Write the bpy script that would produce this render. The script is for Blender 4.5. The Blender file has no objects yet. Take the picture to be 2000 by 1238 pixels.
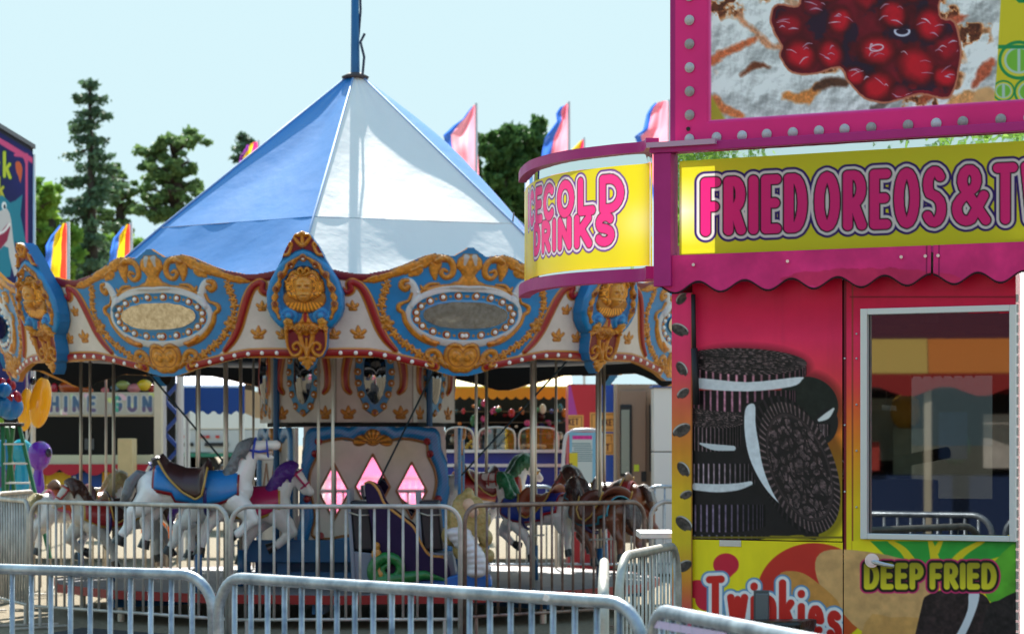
import bpy, bmesh, math, random
import numpy as np
from math import sin, cos, pi, radians, sqrt, atan2
from mathutils import Vector, Matrix
S = bpy.context.scene
C = S.collection
# ------------------------------------------------------------ camera
F = 5000.0; HY = 865.0; CH = 1.55          # focal length and horizon of the 2000 px photo, eye height
cam_d = bpy.data.cameras.new('camera'); cam = bpy.data.objects.new('camera', cam_d); C.objects.link(cam)
cam.location = (0, 0, CH); cam.rotation_euler = (radians(90), 0, 0)
cam_d.lens = 90; cam_d.sensor_width = 36; cam_d.shift_y = 0.123; cam_d.clip_end = 3000
cam_d.dof.use_dof = True; cam_d.dof.focus_distance = 12.9; cam_d.dof.aperture_fstop = 5.6
S.camera = cam
# ------------------------------------------------------------ sky and sun
SUN_AZ, SUN_EL = -3.0, 47.0                 # the sun stands behind the carousel, a little to the left
w = bpy.data.worlds.new("World"); S.world = w; w.use_nodes = True
nt = w.node_tree; nt.nodes.clear()
sky = nt.nodes.new('ShaderNodeTexSky'); sky.sky_type = 'NISHITA'; sky.sun_disc = False
sky.sun_elevation = radians(SUN_EL); sky.sun_rotation = radians(SUN_AZ)
sky.air_density = 1.0; sky.dust_density = 0.0; sky.ozone_density = 1.6
bg = nt.nodes.new('ShaderNodeBackground'); bg.inputs[1].default_value = 0.15
wo = nt.nodes.new('ShaderNodeOutputWorld')
hz_ = nt.nodes.new('ShaderNodeMix'); hz_.data_type = 'RGBA'; hz_.blend_type = 'DARKEN'; hz_.inputs[0].default_value = 1
hz_.inputs[7].default_value = (1.50, 1.99, 2.13, 1)       # the glare near the horizon levels off to a pale cyan
nt.links.new(sky.outputs[0], hz_.inputs[6]); nt.links.new(hz_.outputs[2], bg.inputs[0]); nt.links.new(bg.outputs[0], wo.inputs[0])
sd_ = bpy.data.lights.new('sun', 'SUN'); sd_.energy = 3.9; sd_.angle = radians(0.5); sd_.color = (1, .955, .88)
sun = bpy.data.objects.new('sun', sd_); C.objects.link(sun)
tosun = Vector((sin(radians(SUN_AZ))*cos(radians(SUN_EL)), cos(radians(SUN_AZ))*cos(radians(SUN_EL)), sin(radians(SUN_EL))))
sun.rotation_euler = tosun.to_track_quat('Z', 'Y').to_euler(); sun.location = (0, 40, 40)
S.view_settings.view_transform = 'Standard'; S.view_settings.look = 'None'
S.view_settings.exposure = 1.62; S.view_settings.gamma = 1; S.view_settings.use_curve_mapping = False
S.render.engine = 'CYCLES'

# ------------------------------------------------------------ helpers
rnd = random.Random(11); nr = np.random.default_rng(5)
def W(px, py, Y): return Vector(((px-1000)/F*Y, Y, CH+(HY-py)/F*Y))
def lin(c):
    return tuple((v/12.92 if v <= .04045 else ((v+.055)/1.055)**2.4) for v in (x/255. for x in c))
def linA(a):
    a = np.clip(a/255., 0, 1); return np.where(a <= .04045, a/12.92, ((a+.055)/1.055)**2.4)
MATS = {}
def M(name, c=None, rough=.5, metal=0., var=0., vscale=8., bump=0., bscale=40., trans=0., coat=0., c2=None, attr=False, spec=.5, stretch=None):
    if name in MATS: return MATS[name]
    m = bpy.data.materials.new(name); m.use_nodes = True; MATS[name] = m
    n = m.node_tree.nodes; l = m.node_tree.links; p = n['Principled BSDF']
    p.inputs['Roughness'].default_value = rough; p.inputs['Metallic'].default_value = metal
    p.inputs['Specular IOR Level'].default_value = spec
    if coat: p.inputs['Coat Weight'].default_value = coat; p.inputs['Coat Roughness'].default_value = .12
    tc = n.new('ShaderNodeTexCoord'); co = tc.outputs['Object']
    if stretch:
        mp = n.new('ShaderNodeMapping'); mp.inputs['Scale'].default_value = stretch
        l.new(co, mp.inputs[0]); co = mp.outputs[0]
    if name.startswith(('mane_paint', 'blond_hair')): bump, bscale = .9, 34
    if attr:
        at = n.new('ShaderNodeAttribute'); at.attribute_name = 'Col'; src = at.outputs['Color']
    else:
        rg = n.new('ShaderNodeRGB'); rg.outputs[0].default_value = (*lin(c), 1); src = rg.outputs[0]
    if var > 0 or c2:
        nz = n.new('ShaderNodeTexNoise'); nz.inputs['Scale'].default_value = vscale; nz.inputs['Detail'].default_value = 6
        nz.inputs['Roughness'].default_value = .62; l.new(co, nz.inputs['Vector'])
        rp = n.new('ShaderNodeMapRange'); rp.inputs[1].default_value = .3; rp.inputs[2].default_value = .7
        l.new(nz.outputs[0], rp.inputs[0])
        mx = n.new('ShaderNodeMix'); mx.data_type = 'RGBA'
        if c2:
            l.new(rp.outputs[0], mx.inputs[0]); l.new(src, mx.inputs[6]); mx.inputs[7].default_value = (*lin(c2), 1)
        else:
            hs = n.new('ShaderNodeHueSaturation'); hs.inputs['Value'].default_value = 1-var; l.new(src, hs.inputs['Color'])
            l.new(rp.outputs[0], mx.inputs[0]); l.new(src, mx.inputs[6]); l.new(hs.outputs[0], mx.inputs[7])
        l.new(mx.outputs[2], p.inputs['Base Color'])
        r2 = n.new('ShaderNodeMapRange'); r2.inputs[3].default_value = max(.02, rough-.1); r2.inputs[4].default_value = min(1, rough+.12)
        l.new(nz.outputs[0], r2.inputs[0]); l.new(r2.outputs[0], p.inputs['Roughness'])
    else: l.new(src, p.inputs['Base Color'])
    if bump > 0:
        n2 = n.new('ShaderNodeTexNoise'); n2.inputs['Scale'].default_value = bscale; n2.inputs['Detail'].default_value = 4
        l.new(co, n2.inputs['Vector'])
        b = n.new('ShaderNodeBump'); b.inputs['Strength'].default_value = bump; b.inputs['Distance'].default_value = .02
        l.new(n2.outputs[0], b.inputs['Height']); l.new(b.outputs[0], p.inputs['Normal'])
    if trans > 0:
        t = n.new('ShaderNodeBsdfTranslucent'); ms = n.new('ShaderNodeMixShader'); ms.inputs[0].default_value = trans
        bc = p.inputs['Base Color'].links[0].from_socket; l.new(bc, t.inputs[0])
        l.new(p.outputs[0], ms.inputs[1]); l.new(t.outputs[0], ms.inputs[2]); l.new(ms.outputs[0], n['Material Output'].inputs[0])
    return m
def glass_mat(name, tint=(225, 235, 235), refl=.18):
    if name in MATS: return MATS[name]
    m = bpy.data.materials.new(name); m.use_nodes = True; MATS[name] = m
    n = m.node_tree.nodes; l = m.node_tree.links; n.clear()
    tr = n.new('ShaderNodeBsdfTransparent'); tr.inputs[0].default_value = (*lin(tint), 1)
    g = n.new('ShaderNodeBsdfGlossy'); g.inputs['Roughness'].default_value = .015
    fr = n.new('ShaderNodeLayerWeight'); fr.inputs[0].default_value = .35
    ad = n.new('ShaderNodeMath'); ad.operation = 'ADD'; ad.inputs[1].default_value = refl
    mx = n.new('ShaderNodeMixShader'); o = n.new('ShaderNodeOutputMaterial')
    l.new(fr.outputs['Fresnel'], ad.inputs[0]); l.new(ad.outputs[0], mx.inputs[0])
    l.new(tr.outputs[0], mx.inputs[1]); l.new(g.outputs[0], mx.inputs[2]); l.new(mx.outputs[0], o.inputs[0])
    return m

WL = {}
def tag(o, label=None, cat=None, group=None, kind=None):
    if label: o['label'] = label
    if cat: o['category'] = cat
    if group: o['group'] = group
    if kind: o['kind'] = kind
    return o
def thing(name, label, cat, loc=(0, 0, 0), group=None, rz=0):
    o = bpy.data.objects.new(name, None); C.objects.link(o); o.location = loc; o.rotation_euler = (0, 0, rz)
    o.empty_display_size = .2
    WL[o.name] = Vector(loc); return tag(o, label, cat, group)
class MB:
    def __init__(s): s.v = []; s.f = []
    def add(s, vs, fs):
        k = len(s.v); s.v += [tuple(v) for v in vs]; s.f += [tuple(i+k for i in f) for f in fs]; return s
    def box(s, c, d, R=None):
        x, y, z = d[0]/2, d[1]/2, d[2]/2
        vs = [Vector(p) for p in ((-x,-y,-z),(x,-y,-z),(x,y,-z),(-x,y,-z),(-x,-y,z),(x,-y,z),(x,y,z),(-x,y,z))]
        if R is not None: vs = [R @ v for v in vs]
        return s.add([v+Vector(c) for v in vs], [(0,3,2,1),(4,5,6,7),(0,1,5,4),(1,2,6,5),(2,3,7,6),(3,0,4,7)])
    def bar(s, a, b, wd, th, up=(0, 0, 1)):           # rectangular bar from a to b
        a = Vector(a); b = Vector(b); d = (b-a); L = d.length; d.normalize()
        u = Vector(up); sd = d.cross(u)
        if sd.length < 1e-4: sd = d.cross(Vector((0, 1, 0)))
        sd.normalize(); u = sd.cross(d)
        R = Matrix((sd, d, u)).transposed()
        return s.box((a+b)/2, (wd, L, th), R)
    def tube(s, pts, r, seg=8, closed=False, caps=True, sq=None):
        pts = [Vector(p) for p in pts]; n = len(pts); rs = r if hasattr(r, '__len__') else [r]*n
        vs = []; pu = None
        for i in range(n):
            if closed: t = pts[(i+1) % n]-pts[i-1]
            else: t = pts[min(i+1, n-1)]-pts[max(i-1, 0)]
            t.normalize()
            if pu is None:
                pu = Vector((0, 0, 1)) if abs(t.z) < .9 else Vector((0, 1, 0))
            u = (pu-t*pu.dot(t)); u.normalize(); pu = u; v = t.cross(u)
            for k in range(seg):
                a = 2*pi*(k+.5)/seg; vs.append(pts[i]+(u*cos(a)+v*sin(a))*rs[i]*(1 if sq is None else sq))
        fs = []
        m = n if closed else n-1
        for i in range(m):
            j = (i+1) % n
            for k in range(seg):
                k2 = (k+1) % seg; fs.append((i*seg+k, i*seg+k2, j*seg+k2, j*seg+k))
        if caps and not closed: fs += [tuple(reversed(range(seg))), tuple((n-1)*seg+k for k in range(seg))]
        return s.add(vs, fs)
    def lathe(s, prof, c=(0, 0, 0), seg=24, caps=True):
        vs = []; fs = []; n = len(prof)
        for r, z in prof:
            for k in range(seg): a = 2*pi*k/seg; vs.append((c[0]+r*cos(a), c[1]+r*sin(a), c[2]+z))
        for i in range(n-1):
            for k in range(seg): k2 = (k+1) % seg; fs.append((i*seg+k, i*seg+k2, (i+1)*seg+k2, (i+1)*seg+k))
        if caps: fs += [tuple(reversed(range(seg))), tuple((n-1)*seg+k for k in range(seg))]
        return s.add(vs, fs)
    def ball(s, c, r, seg=12, rings=8, R=None):
        if not hasattr(r, '__len__'): r = (r, r, r)
        vs = [(0, 0, 1)]; fs = []
        for i in range(1, rings):
            a = pi*i/rings
            for k in range(seg): b = 2*pi*k/seg; vs.append((sin(a)*cos(b), sin(a)*sin(b), cos(a)))
        vs.append((0, 0, -1)); L = len(vs)-1
        for k in range(seg): fs.append((0, 1+k, 1+(k+1) % seg))
        for i in range(rings-2):
            for k in range(seg): k2 = (k+1) % seg; a = 1+i*seg; fs.append((a+k, a+seg+k, a+seg+k2, a+k2))
        a = 1+(rings-2)*seg
        for k in range(seg): fs.append((a+k, L, a+(k+1) % seg))
        out = []
        for v in vs:
            v = Vector((v[0]*r[0], v[1]*r[1], v[2]*r[2]))
            if R is not None: v = R @ v
            out.append(v+Vector(c))
        return s.add(out, fs)
    def prism(s, pts, ext):                            # polygon of 3-D points pushed along ext
        n = len(pts); e = Vector(ext); a = [Vector(p) for p in pts]
        fs = [tuple(range(n)), tuple(reversed(range(n, 2*n)))]
        for i in range(n): j = (i+1) % n; fs.append((i, i+n, j+n, j))
        return s.add(a+[p+e for p in a], fs)
def part(name, mb, m, parent=None, smooth=False, bevel=0, label=None, extra=None, auto=None):
    me = bpy.data.meshes.new(name)
    off = WL.get(parent.name, Vector((0, 0, 0))) if parent else Vector((0, 0, 0))
    me.from_pydata([tuple(Vector(v)-off) for v in mb.v], [], mb.f)
    bm = bmesh.new(); bm.from_mesh(me); bmesh.ops.recalc_face_normals(bm, faces=bm.faces)
    if smooth:
        for f in bm.faces: f.smooth = True
    if auto:
        for e in bm.edges:
            if len(e.link_faces) == 2 and e.calc_face_angle(0) > radians(auto): e.smooth = False
    bm.to_mesh(me); bm.free()
    me.materials.append(m)
    o = bpy.data.objects.new(name, me); C.objects.link(o)
    if parent: o.parent = parent; WL[o.name] = off
    if bevel:
        b = o.modifiers.new('bevel', 'BEVEL'); b.width = bevel; b.segments = 2; b.limit_method = 'ANGLE'
    if label: o['label'] = label
    return o
def evalmesh(o):
    dg = bpy.context.evaluated_depsgraph_get(); me = bpy.data.meshes.new_from_object(o.evaluated_get(dg)); return me
def remesh(mb, voxel=.012, smooth=6):
    """union of closed shapes grown together into one continuous skin"""
    me = bpy.data.meshes.new('tmp'); me.from_pydata(mb.v, [], mb.f)
    bm = bmesh.new(); bm.from_mesh(me); bmesh.ops.recalc_face_normals(bm, faces=bm.faces); bm.to_mesh(me); bm.free()
    o = bpy.data.objects.new('tmp', me); C.objects.link(o)
    r = o.modifiers.new('r', 'REMESH'); r.mode = 'VOXEL'; r.voxel_size = voxel
    if smooth: s = o.modifiers.new('s', 'SMOOTH'); s.iterations = smooth; s.factor = .5
    out = evalmesh(o); bpy.data.objects.remove(o)
    out.polygons.foreach_set('use_smooth', [True]*len(out.polygons)); return out
def link(name, me, m, parent=None, label=None):
    if m is not None: me.materials.clear(); me.materials.append(m)
    me.name = name; o = bpy.data.objects.new(name, me); C.objects.link(o)
    if parent: me.transform(Matrix.Translation(-WL.get(parent.name, Vector((0, 0, 0)))))
    if parent: o.parent = parent; WL[o.name] = WL.get(parent.name, Vector((0, 0, 0)))
    if label: o['label'] = label
    return o
def copy_tree(o, parent=None):
    c = o.copy(); C.objects.link(c); c.parent = parent
    for ch in list(o.children): copy_tree(ch, c)
    return c
def smoothpts(pts, n=6, closed=False):
    P = [np.array(p, float) for p in pts]; out = []; m = len(P)
    rng = range(m) if closed else range(m-1)
    for i in rng:
        g = (lambda k: P[k % m]) if closed else (lambda k: P[min(max(k, 0), m-1)])
        p0, p1, p2, p3 = g(i-1), g(i), g(i+1), g(i+2)
        for j in range(n):
            t = j/n; out.append(.5*((2*p1)+(-p0+p2)*t+(2*p0-5*p1+4*p2-p3)*t*t+(-p0+3*p1-3*p2+p3)*t**3))
    if not closed: out.append(P[-1])
    return [tuple(float(v) for v in p) for p in out]

# ------------------------------------------------------------ painted and carved surfaces
def vnoise(x, y, s, seed=0):
    """smooth value noise"""
    g = np.random.default_rng(seed).random((64, 64)); x = np.asarray(x)/s; y = np.asarray(y)/s
    xi = np.floor(x).astype(int); yi = np.floor(y).astype(int); fx = x-xi; fy = y-yi
    fx = fx*fx*(3-2*fx); fy = fy*fy*(3-2*fy); a = lambda i, j: g[(xi+i) % 64, (yi+j) % 64]
    return (a(0,0)*(1-fx)+a(1,0)*fx)*(1-fy)+(a(0,1)*(1-fx)+a(1,1)*fx)*fy
def fbm(x, y, s, seed=0, o=4):
    t = 0; a = .5; n = 0
    for k in range(o): t = t+a*vnoise(x, y, s/2**k, seed+k); n += a; a *= .5
    return t/n
class Art:
    def __init__(s, X, Y, base=(200, 200, 200), aa=1.6):
        s.X = X; s.Y = Y; s.col = np.zeros(X.shape+(3,))+np.array(base, float); s.h = np.zeros(X.shape); s.aa = aa
    def cov(s, d): return np.clip(.5-d/s.aa, 0, 1)
    def ell(s, cx, cy, a, b, rot=0):
        c, n = cos(radians(rot)), sin(radians(rot)); x = s.X-cx; y = s.Y-cy; x, y = x*c+y*n, -x*n+y*c
        k = np.sqrt((x/a)**2+(y/b)**2)+1e-6; g = np.sqrt((x/a/a)**2+(y/b/b)**2)/k+1e-6
        return (k-1)/g
    def seg(s, pts, r, closed=False):
        P = [(float(p[0]), float(p[1])) for p in pts]; n = len(P); R = r if hasattr(r, '__len__') else [r]*n
        d = np.full(s.X.shape, 1e9)
        for i in range(n if closed else n-1):
            a = P[i]; b = P[(i+1) % n]; ra = R[i]; rb = R[(i+1) % n]
            dx, dy = b[0]-a[0], b[1]-a[1]; L = dx*dx+dy*dy+1e-9
            t = np.clip(((s.X-a[0])*dx+(s.Y-a[1])*dy)/L, 0, 1)
            d = np.minimum(d, np.hypot(s.X-a[0]-t*dx, s.Y-a[1]-t*dy)-(ra+(rb-ra)*t))
        return d
    def cur(s, pts, r, n=5, closed=False):
        if hasattr(r, '__len__'): q = smoothpts([(p[0], p[1], k) for p, k in zip(pts, r)], n, closed); return s.seg([(a, b) for a, b, _ in q], [max(.2, c) for *_, c in q], closed)
        return s.seg(smoothpts(pts, n, closed), r, closed)
    def poly(s, pts, sm=0):
        if sm: pts = smoothpts(pts, sm, True)
        ins = np.zeros(s.X.shape, bool); n = len(pts)
        for i in range(n):
            (x0, y0), (x1, y1) = pts[i], pts[(i+1) % n]
            if y0 == y1: continue
            c = ((s.Y >= min(y0, y1)) & (s.Y < max(y0, y1))) & (s.X < (x1-x0)*(s.Y-y0)/(y1-y0)+x0); ins ^= c
        d = s.seg(pts, 0, True); return np.where(ins, -d, d)
    def fill(s, d, c, h=None, rel='set', mod=None):
        a = s.cov(d); c = np.array(c, float)
        if mod is not None: c = c*mod[..., None]
        s.col = s.col*(1-a[..., None])+c*a[..., None]
        if h is not None: s.h = s.h*(1-a)+h*a
        return s
    def dome(s, d, c, w, h, base=None, mod=None):
        """raised rounded moulding: height rises over w px from its edge"""
        t = np.clip(-d/w, 0, 1); hh = h*np.sqrt(np.clip(1-(1-t)**2, 0, 1)); a = s.cov(d)
        b0 = s.h if base is None else base
        s.fill(d, c, None, mod=mod); s.h = s.h*(1-a)+(b0+hh)*a; return s
def gridmesh(name, P, art, m, parent=None, mask=None, smooth=True, thick=0, m2=None, m3=None, label=None, back=None):
    nv, nu = P.shape[:2]; idx = np.arange(nv*nu).reshape(nv, nu)
    off = WL.get(parent.name, Vector((0, 0, 0))) if parent else Vector((0, 0, 0))
    Q = np.stack([idx[:-1, :-1], idx[1:, :-1], idx[1:, 1:], idx[:-1, 1:]], -1).reshape(-1, 4)
    if mask is not None:
        k = (mask[:-1, :-1] & mask[:-1, 1:] & mask[1:, 1:] & mask[1:, :-1]).reshape(-1); Q = Q[k]
    V = P.reshape(-1, 3)-np.array(off); col = linA(art.col).reshape(-1, 3)
    used = np.zeros(len(V), bool); used[Q.reshape(-1)] = True; mp = np.cumsum(used)-1
    V = V[used]; col = col[used]; Q = mp[Q]
    mi = np.zeros(len(Q), np.int32); sm_ = np.full(len(Q), smooth)
    if thick:                                         # a back sheet and a rim round every edge: the board is solid
        if back is None:
            e1 = V[Q[:, 1]]-V[Q[:, 0]]; e2 = V[Q[:, 3]]-V[Q[:, 0]]; nn = np.cross(e1, e2).sum(0); nn /= np.linalg.norm(nn); Vb = V-nn*thick
        else: Vb = (back.reshape(-1, 3)-np.array(off))[used]
        N0 = len(V); ed = np.concatenate([Q[:, [0, 1]], Q[:, [1, 2]], Q[:, [2, 3]], Q[:, [3, 0]]]); key = ed[:, 0].astype(np.int64)*N0+ed[:, 1]; rev = ed[:, 1].astype(np.int64)*N0+ed[:, 0]
        bo = ed[~np.isin(key, rev)]; nb = len(bo); bi = 2*N0+np.arange(nb)
        R_ = np.stack([2*N0+np.arange(nb), 2*N0+2*nb+np.arange(nb), 2*N0+3*nb+np.arange(nb), 2*N0+nb+np.arange(nb)], 1)
        V2 = np.concatenate([V[bo[:, 0]], V[bo[:, 1]], Vb[bo[:, 0]], Vb[bo[:, 1]]])
        mi = np.concatenate([np.zeros(len(Q)), np.full(len(Q), 1 if m2 else 0), np.full(nb, 2 if m3 else 0)]).astype(np.int32); sm_ = np.concatenate([sm_, sm_, np.zeros(nb, bool)])
        Q = np.concatenate([Q, Q[:, ::-1]+N0, R_]); col = np.concatenate([col, col, col[bo[:, 0]], col[bo[:, 1]], col[bo[:, 0]], col[bo[:, 1]]]); V = np.concatenate([V, Vb, V2])
    me = bpy.data.meshes.new(name); me.vertices.add(len(V)); me.vertices.foreach_set('co', V.astype(np.float32).reshape(-1))
    me.loops.add(Q.size); me.loops.foreach_set('vertex_index', Q.astype(np.int32).reshape(-1))
    me.polygons.add(len(Q)); me.polygons.foreach_set('loop_start', np.arange(0, Q.size, 4, dtype=np.int32))
    me.polygons.foreach_set('loop_total', np.full(len(Q), 4, dtype=np.int32))
    me.polygons.foreach_set('use_smooth', sm_)
    me.update(calc_edges=True)
    ca = me.color_attributes.new('Col', 'FLOAT_COLOR', 'POINT')
    ca.data.foreach_set('color', np.concatenate([col, np.ones((len(col), 1))], 1).astype(np.float32).reshape(-1))
    me.materials.append(m)
    if m2: me.materials.append(m2)
    if m3: me.materials.append(m3)
    me.polygons.foreach_set('material_index', mi)
    o = bpy.data.objects.new(name, me); C.objects.link(o)
    if parent: o.parent = parent; WL[o.name] = off
    if label: o['label'] = label
    return o
# ------------------------------------------------------------ stroke lettering (x 0..w, y 0..1 up)
def arcp(cx, cy, rx, ry, a0, a1, n=10): return [(cx+rx*cos(radians(a0+(a1-a0)*i/n)), cy+ry*sin(radians(a0+(a1-a0)*i/n))) for i in range(n+1)]
G = {
'A': (.62, [[(0,0),(.31,1),(.62,0)], [(.12,.32),(.5,.32)]]),
'B': (.5, [[(0,0),(0,1),(.28,1)]+arcp(.26,.76,.22,.24,90,-90,6)+[(0,.52)], [(.28,.52)]+arcp(.28,.26,.24,.26,90,-90,6)+[(0,0)]]),
'C': (.5, [arcp(.27,.5,.27,.5,50,310,14)]),
'D': (.52, [[(0,0),(0,1),(.2,1)]+arcp(.2,.5,.32,.5,90,-90,10)+[(0,0)]]),
'E': (.4, [[(.4,1),(0,1),(0,0),(.4,0)], [(0,.52),(.34,.52)]]),
'F': (.4, [[(.4,1),(0,1),(0,0)], [(0,.5),(.33,.5)]]),
'G': (.54, [arcp(.28,.5,.28,.5,50,330,14)+[(.54,.45),(.32,.45)]]),
'H': (.5, [[(0,0),(0,1)], [(.5,0),(.5,1)], [(0,.5),(.5,.5)]]),
'I': (.0, [[(0,0),(0,1)]]),
'K': (.5, [[(0,0),(0,1)], [(.48,1),(.04,.42)], [(.18,.6),(.5,0)]]),
'L': (.38, [[(0,1),(0,0),(.38,0)]]),
'M': (.7, [[(0,0),(.04,1),(.35,.3),(.66,1),(.7,0)]]),
'N': (.5, [[(0,0),(0,1),(.5,0),(.5,1)]]),
'O': (.54, [arcp(.27,.5,.27,.5,0,360,20)]),
'P': (.46, [[(0,0),(0,1),(.22,1)]+arcp(.22,.73,.24,.27,90,-90,8)+[(0,.46)]]),
'R': (.48, [[(0,0),(0,1),(.22,1)]+arcp(.22,.73,.24,.27,90,-90,8)+[(0,.46)], [(.2,.46),(.48,0)]]),
'S': (.48, [arcp(.25,.745,.23,.255,35,225,9)+[(.3,.5)]+arcp(.23,.255,.25,.255,40,-150,9)]),
'T': (.5, [[(0,1),(.5,1)], [(.25,1),(.25,0)]]),
'U': (.5, [[(0,1)]+arcp(.25,.27,.25,.27,180,360,9)+[(.5,1)]]),
'V': (.5, [[(0,1),(.25,0),(.5,1)]]),
'W': (.72, [[(0,1),(.18,0),(.36,.8),(.54,0),(.72,1)]]),
'X': (.5, [[(0,0),(.5,1)], [(0,1),(.5,0)]]),
'Y': (.5, [[(0,1),(.25,.5),(.5,1)], [(.25,.5),(.25,0)]]),
'&': (.96, [[(x*1.6, y) for x, y in [(.62,0),(.16,.66)]+arcp(.28,.79,.15,.21,190,-40,8)+[(.1,.42)]+arcp(.22,.24,.2,.24,160,300,8)+[(.58,.48)]]]),
'!': (.0, [[(0,.35),(0,1)], [(0,0),(0,.02)]]),
'w': (.6, [[(0,.55),(.13,0),(.3,.5),(.45,0),(.6,.55)]]),
'i': (.0, [[(0,0),(0,.52)], [(0,.82),(0,.84)]]),
'n': (.4, [[(0,0),(0,.55)], [(0,.4)]+arcp(.2,.36,.2,.2,160,0,6)+[(.4,0)]]),
'k': (.4, [[(0,0),(0,1)], [(.36,.55),(.03,.25)], [(.14,.36),(.4,0)]]),
'e': (.42, [[(.03,.3),(.42,.3)]+arcp(.22,.28,.2,.28,10,310,12)]),
's': (.36, [arcp(.19,.42,.16,.14,40,230,7)+[(.24,.28)]+arcp(.17,.14,.19,.14,50,-150,7)]),
'a': (.42, [arcp(.2,.26,.2,.26,0,360,12), [(.41,.52),(.41,0)]]),
'r': (.3, [[(0,0),(0,.52)], [(0,.36)]+arcp(.16,.36,.15,.16,160,60,4)]),
'c': (.38, [arcp(.21,.27,.21,.27,50,310,10)]),
'h': (.4, [[(0,0),(0,1)], [(0,.4)]+arcp(.2,.36,.2,.2,160,0,6)+[(.4,0)]]),
't': (.3, [[(.14,.9),(.14,0)], [(0,.55),(.3,.55)]]),
' ': (.2, []),
}
def layout(txt, x0, y0, H, ex=1.0, slope=0., gap=.3, curve=None, grow=0., sp=None):
    """strokes of a line of text in px coordinates; slope is dy per px, grow the height gain per px"""
    out = []; x = x0
    for ch in txt:
        wd, st = G[ch]
        if ch == ' ' and sp is not None: x += sp*H; continue
        for ln in st:
            q = []
            for a, b in ln:
                X = x+a*H*ex; hh = H*(1+grow*(X-x0)); q.append((X, y0+slope*(X-x0)-b*hh+(curve(X) if curve else 0)))
            out.append(q)
        x += (wd*ex+gap)*H
    return out, x
def lines(art, L):
    d = np.full(art.X.shape, 1e9)
    for q in L: d = np.minimum(d, art.seg(q, 0))
    return d
# ============================================================ GROUND
def sheet(name, pts, z, m):
    b = MB(); b.add([(x, y, z) for x, y in pts], [tuple(range(len(pts)))]); o = part(name, b, m); o['kind'] = 'structure'; return o
gravel = M('gravel', (146, 133, 108), rough=.95, c2=(98, 88, 70), vscale=22, bump=.8, bscale=60)
asphalt = M('asphalt', (58, 59, 62), rough=.9, c2=(42, 43, 46), vscale=14, bump=.5, bscale=120)
sheet('ground', [(-900, -300), (900, -300), (900, 1500), (-900, 1500)], 0, gravel)
sheet('paved_path', [(-4.6, 9.2), (-1.2, 8.6), (.3, 6.6), (6, 6.4), (6, 19.4), (1.0, 20.6), (-.6, 20.2), (-2.6, 20.6), (-3.6, 21.5), (-4.2, 19.2), (-3.4, 17.5), (-4.6, 14)], .004, asphalt)

# ============================================================ FOOD TRAILER
P0 = np.array([.843, 13.514]); FD = np.array([.8741, -.4857]); FN = np.array([-.4857, -.8741])
def fa(px, py, o=0.):
    q = P0+o*FN; k = (px-1000)/F; t = (k*q[1]-q[0])/(FD[0]-k*FD[1]); x, y = q+t*FD
    return Vector((x, y, CH+(HY-py)/F*y))
def fs(px, o=0.):
    q = P0+o*FN; k = (px-1000)/F; return (k*q[1]-q[0])/(FD[0]-k*FD[1])
def sz(s, z, o=0.): x, y = P0+o*FN+s*FD; return Vector((x, y, z))
def frect(px0, px1, y0, y1, o, cell=.004, ref=None):
    """grid on the trailer front between two photo columns; heights read at column px0 (or ref)"""
    s0, s1 = fs(px0, o), fs(px1, o); r = ref if ref is not None else px0
    z0, z1 = fa(r, y0, o).z, fa(r, y1, o).z
    nu = max(2, int((s1-s0)/cell)+1); nv = max(2, int((z0-z1)/cell)+1)
    s, z = np.meshgrid(np.linspace(s0, s1, nu), np.linspace(z0, z1, nv))
    x = P0[0]+o*FN[0]+s*FD[0]; y = P0[1]+o*FN[1]+s*FD[1]
    return np.stack([x, y, z], -1), 1000+F*x/y, HY-F*(z-CH)/y
def fbox(px0, px1, y0, y1, o0, o1, mb=None, ref=None):
    s0, s1 = fs(px0, o1), fs(px1, o1); r = ref if ref is not None else px0
    z0, z1 = fa(r, y0, o1).z, fa(r, y1, o1).z; mb = mb or MB()
    vs = [sz(s, z, o) for o in (o0, o1) for s, z in ((s0, z1), (s1, z1), (s1, z0), (s0, z0))]
    return mb.add(vs, [(3,2,1,0),(4,5,6,7),(0,1,5,4),(1,2,6,5),(2,3,7,6),(3,0,4,7)])
def fpush(P, art, k):  # push grid outward by relief
    P = P.copy(); P[..., 0] += art.h*k*FN[0]; P[..., 1] += art.h*k*FN[1]; return P
vinyl = M('printed_vinyl', attr=True, rough=.40, var=.09, vscale=5, spec=.25, bump=.05, bscale=5)
signv = M('translucent_sign', attr=True, rough=.25, trans=.36, spec=.3)
purple = M('purple_enamel', (184, 36, 124), rough=.42, spec=.3, var=.18, vscale=3, bump=.05, bscale=9)
pinkm = M('pink_enamel', (214, 38, 118), rough=.38, var=.1, vscale=2)
silver = M('brushed_aluminium', (205, 207, 208), rough=.34, metal=.75, var=.12, vscale=14)
mirror = M('mirror_foil', (225, 230, 226), rough=.03, metal=1, bump=.32, bscale=2.1)
blackm = M('black_rubber', (22, 22, 24), rough=.6)
trailer = thing('food_trailer', 'bright pink and yellow food trailer with cookie pictures, lettered signs and a big window', 'food trailer', (1.6, 13.3, 0))
def chan(y, stops):
    ys = [a for a, _ in stops]; return np.stack([np.interp(y, ys, [c[i] for _, c in stops]) for i in range(3)], -1)
GRAD = [(540, (206, 14, 62)), (600, (218, 18, 70)), (660, (244, 44, 96)), (740, (244, 62, 78)), (800, (240, 104, 50)), (880, (240, 150, 34)), (960, (242, 194, 30)), (1050, (246, 224, 30)), (1400, (244, 224, 34))]
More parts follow.
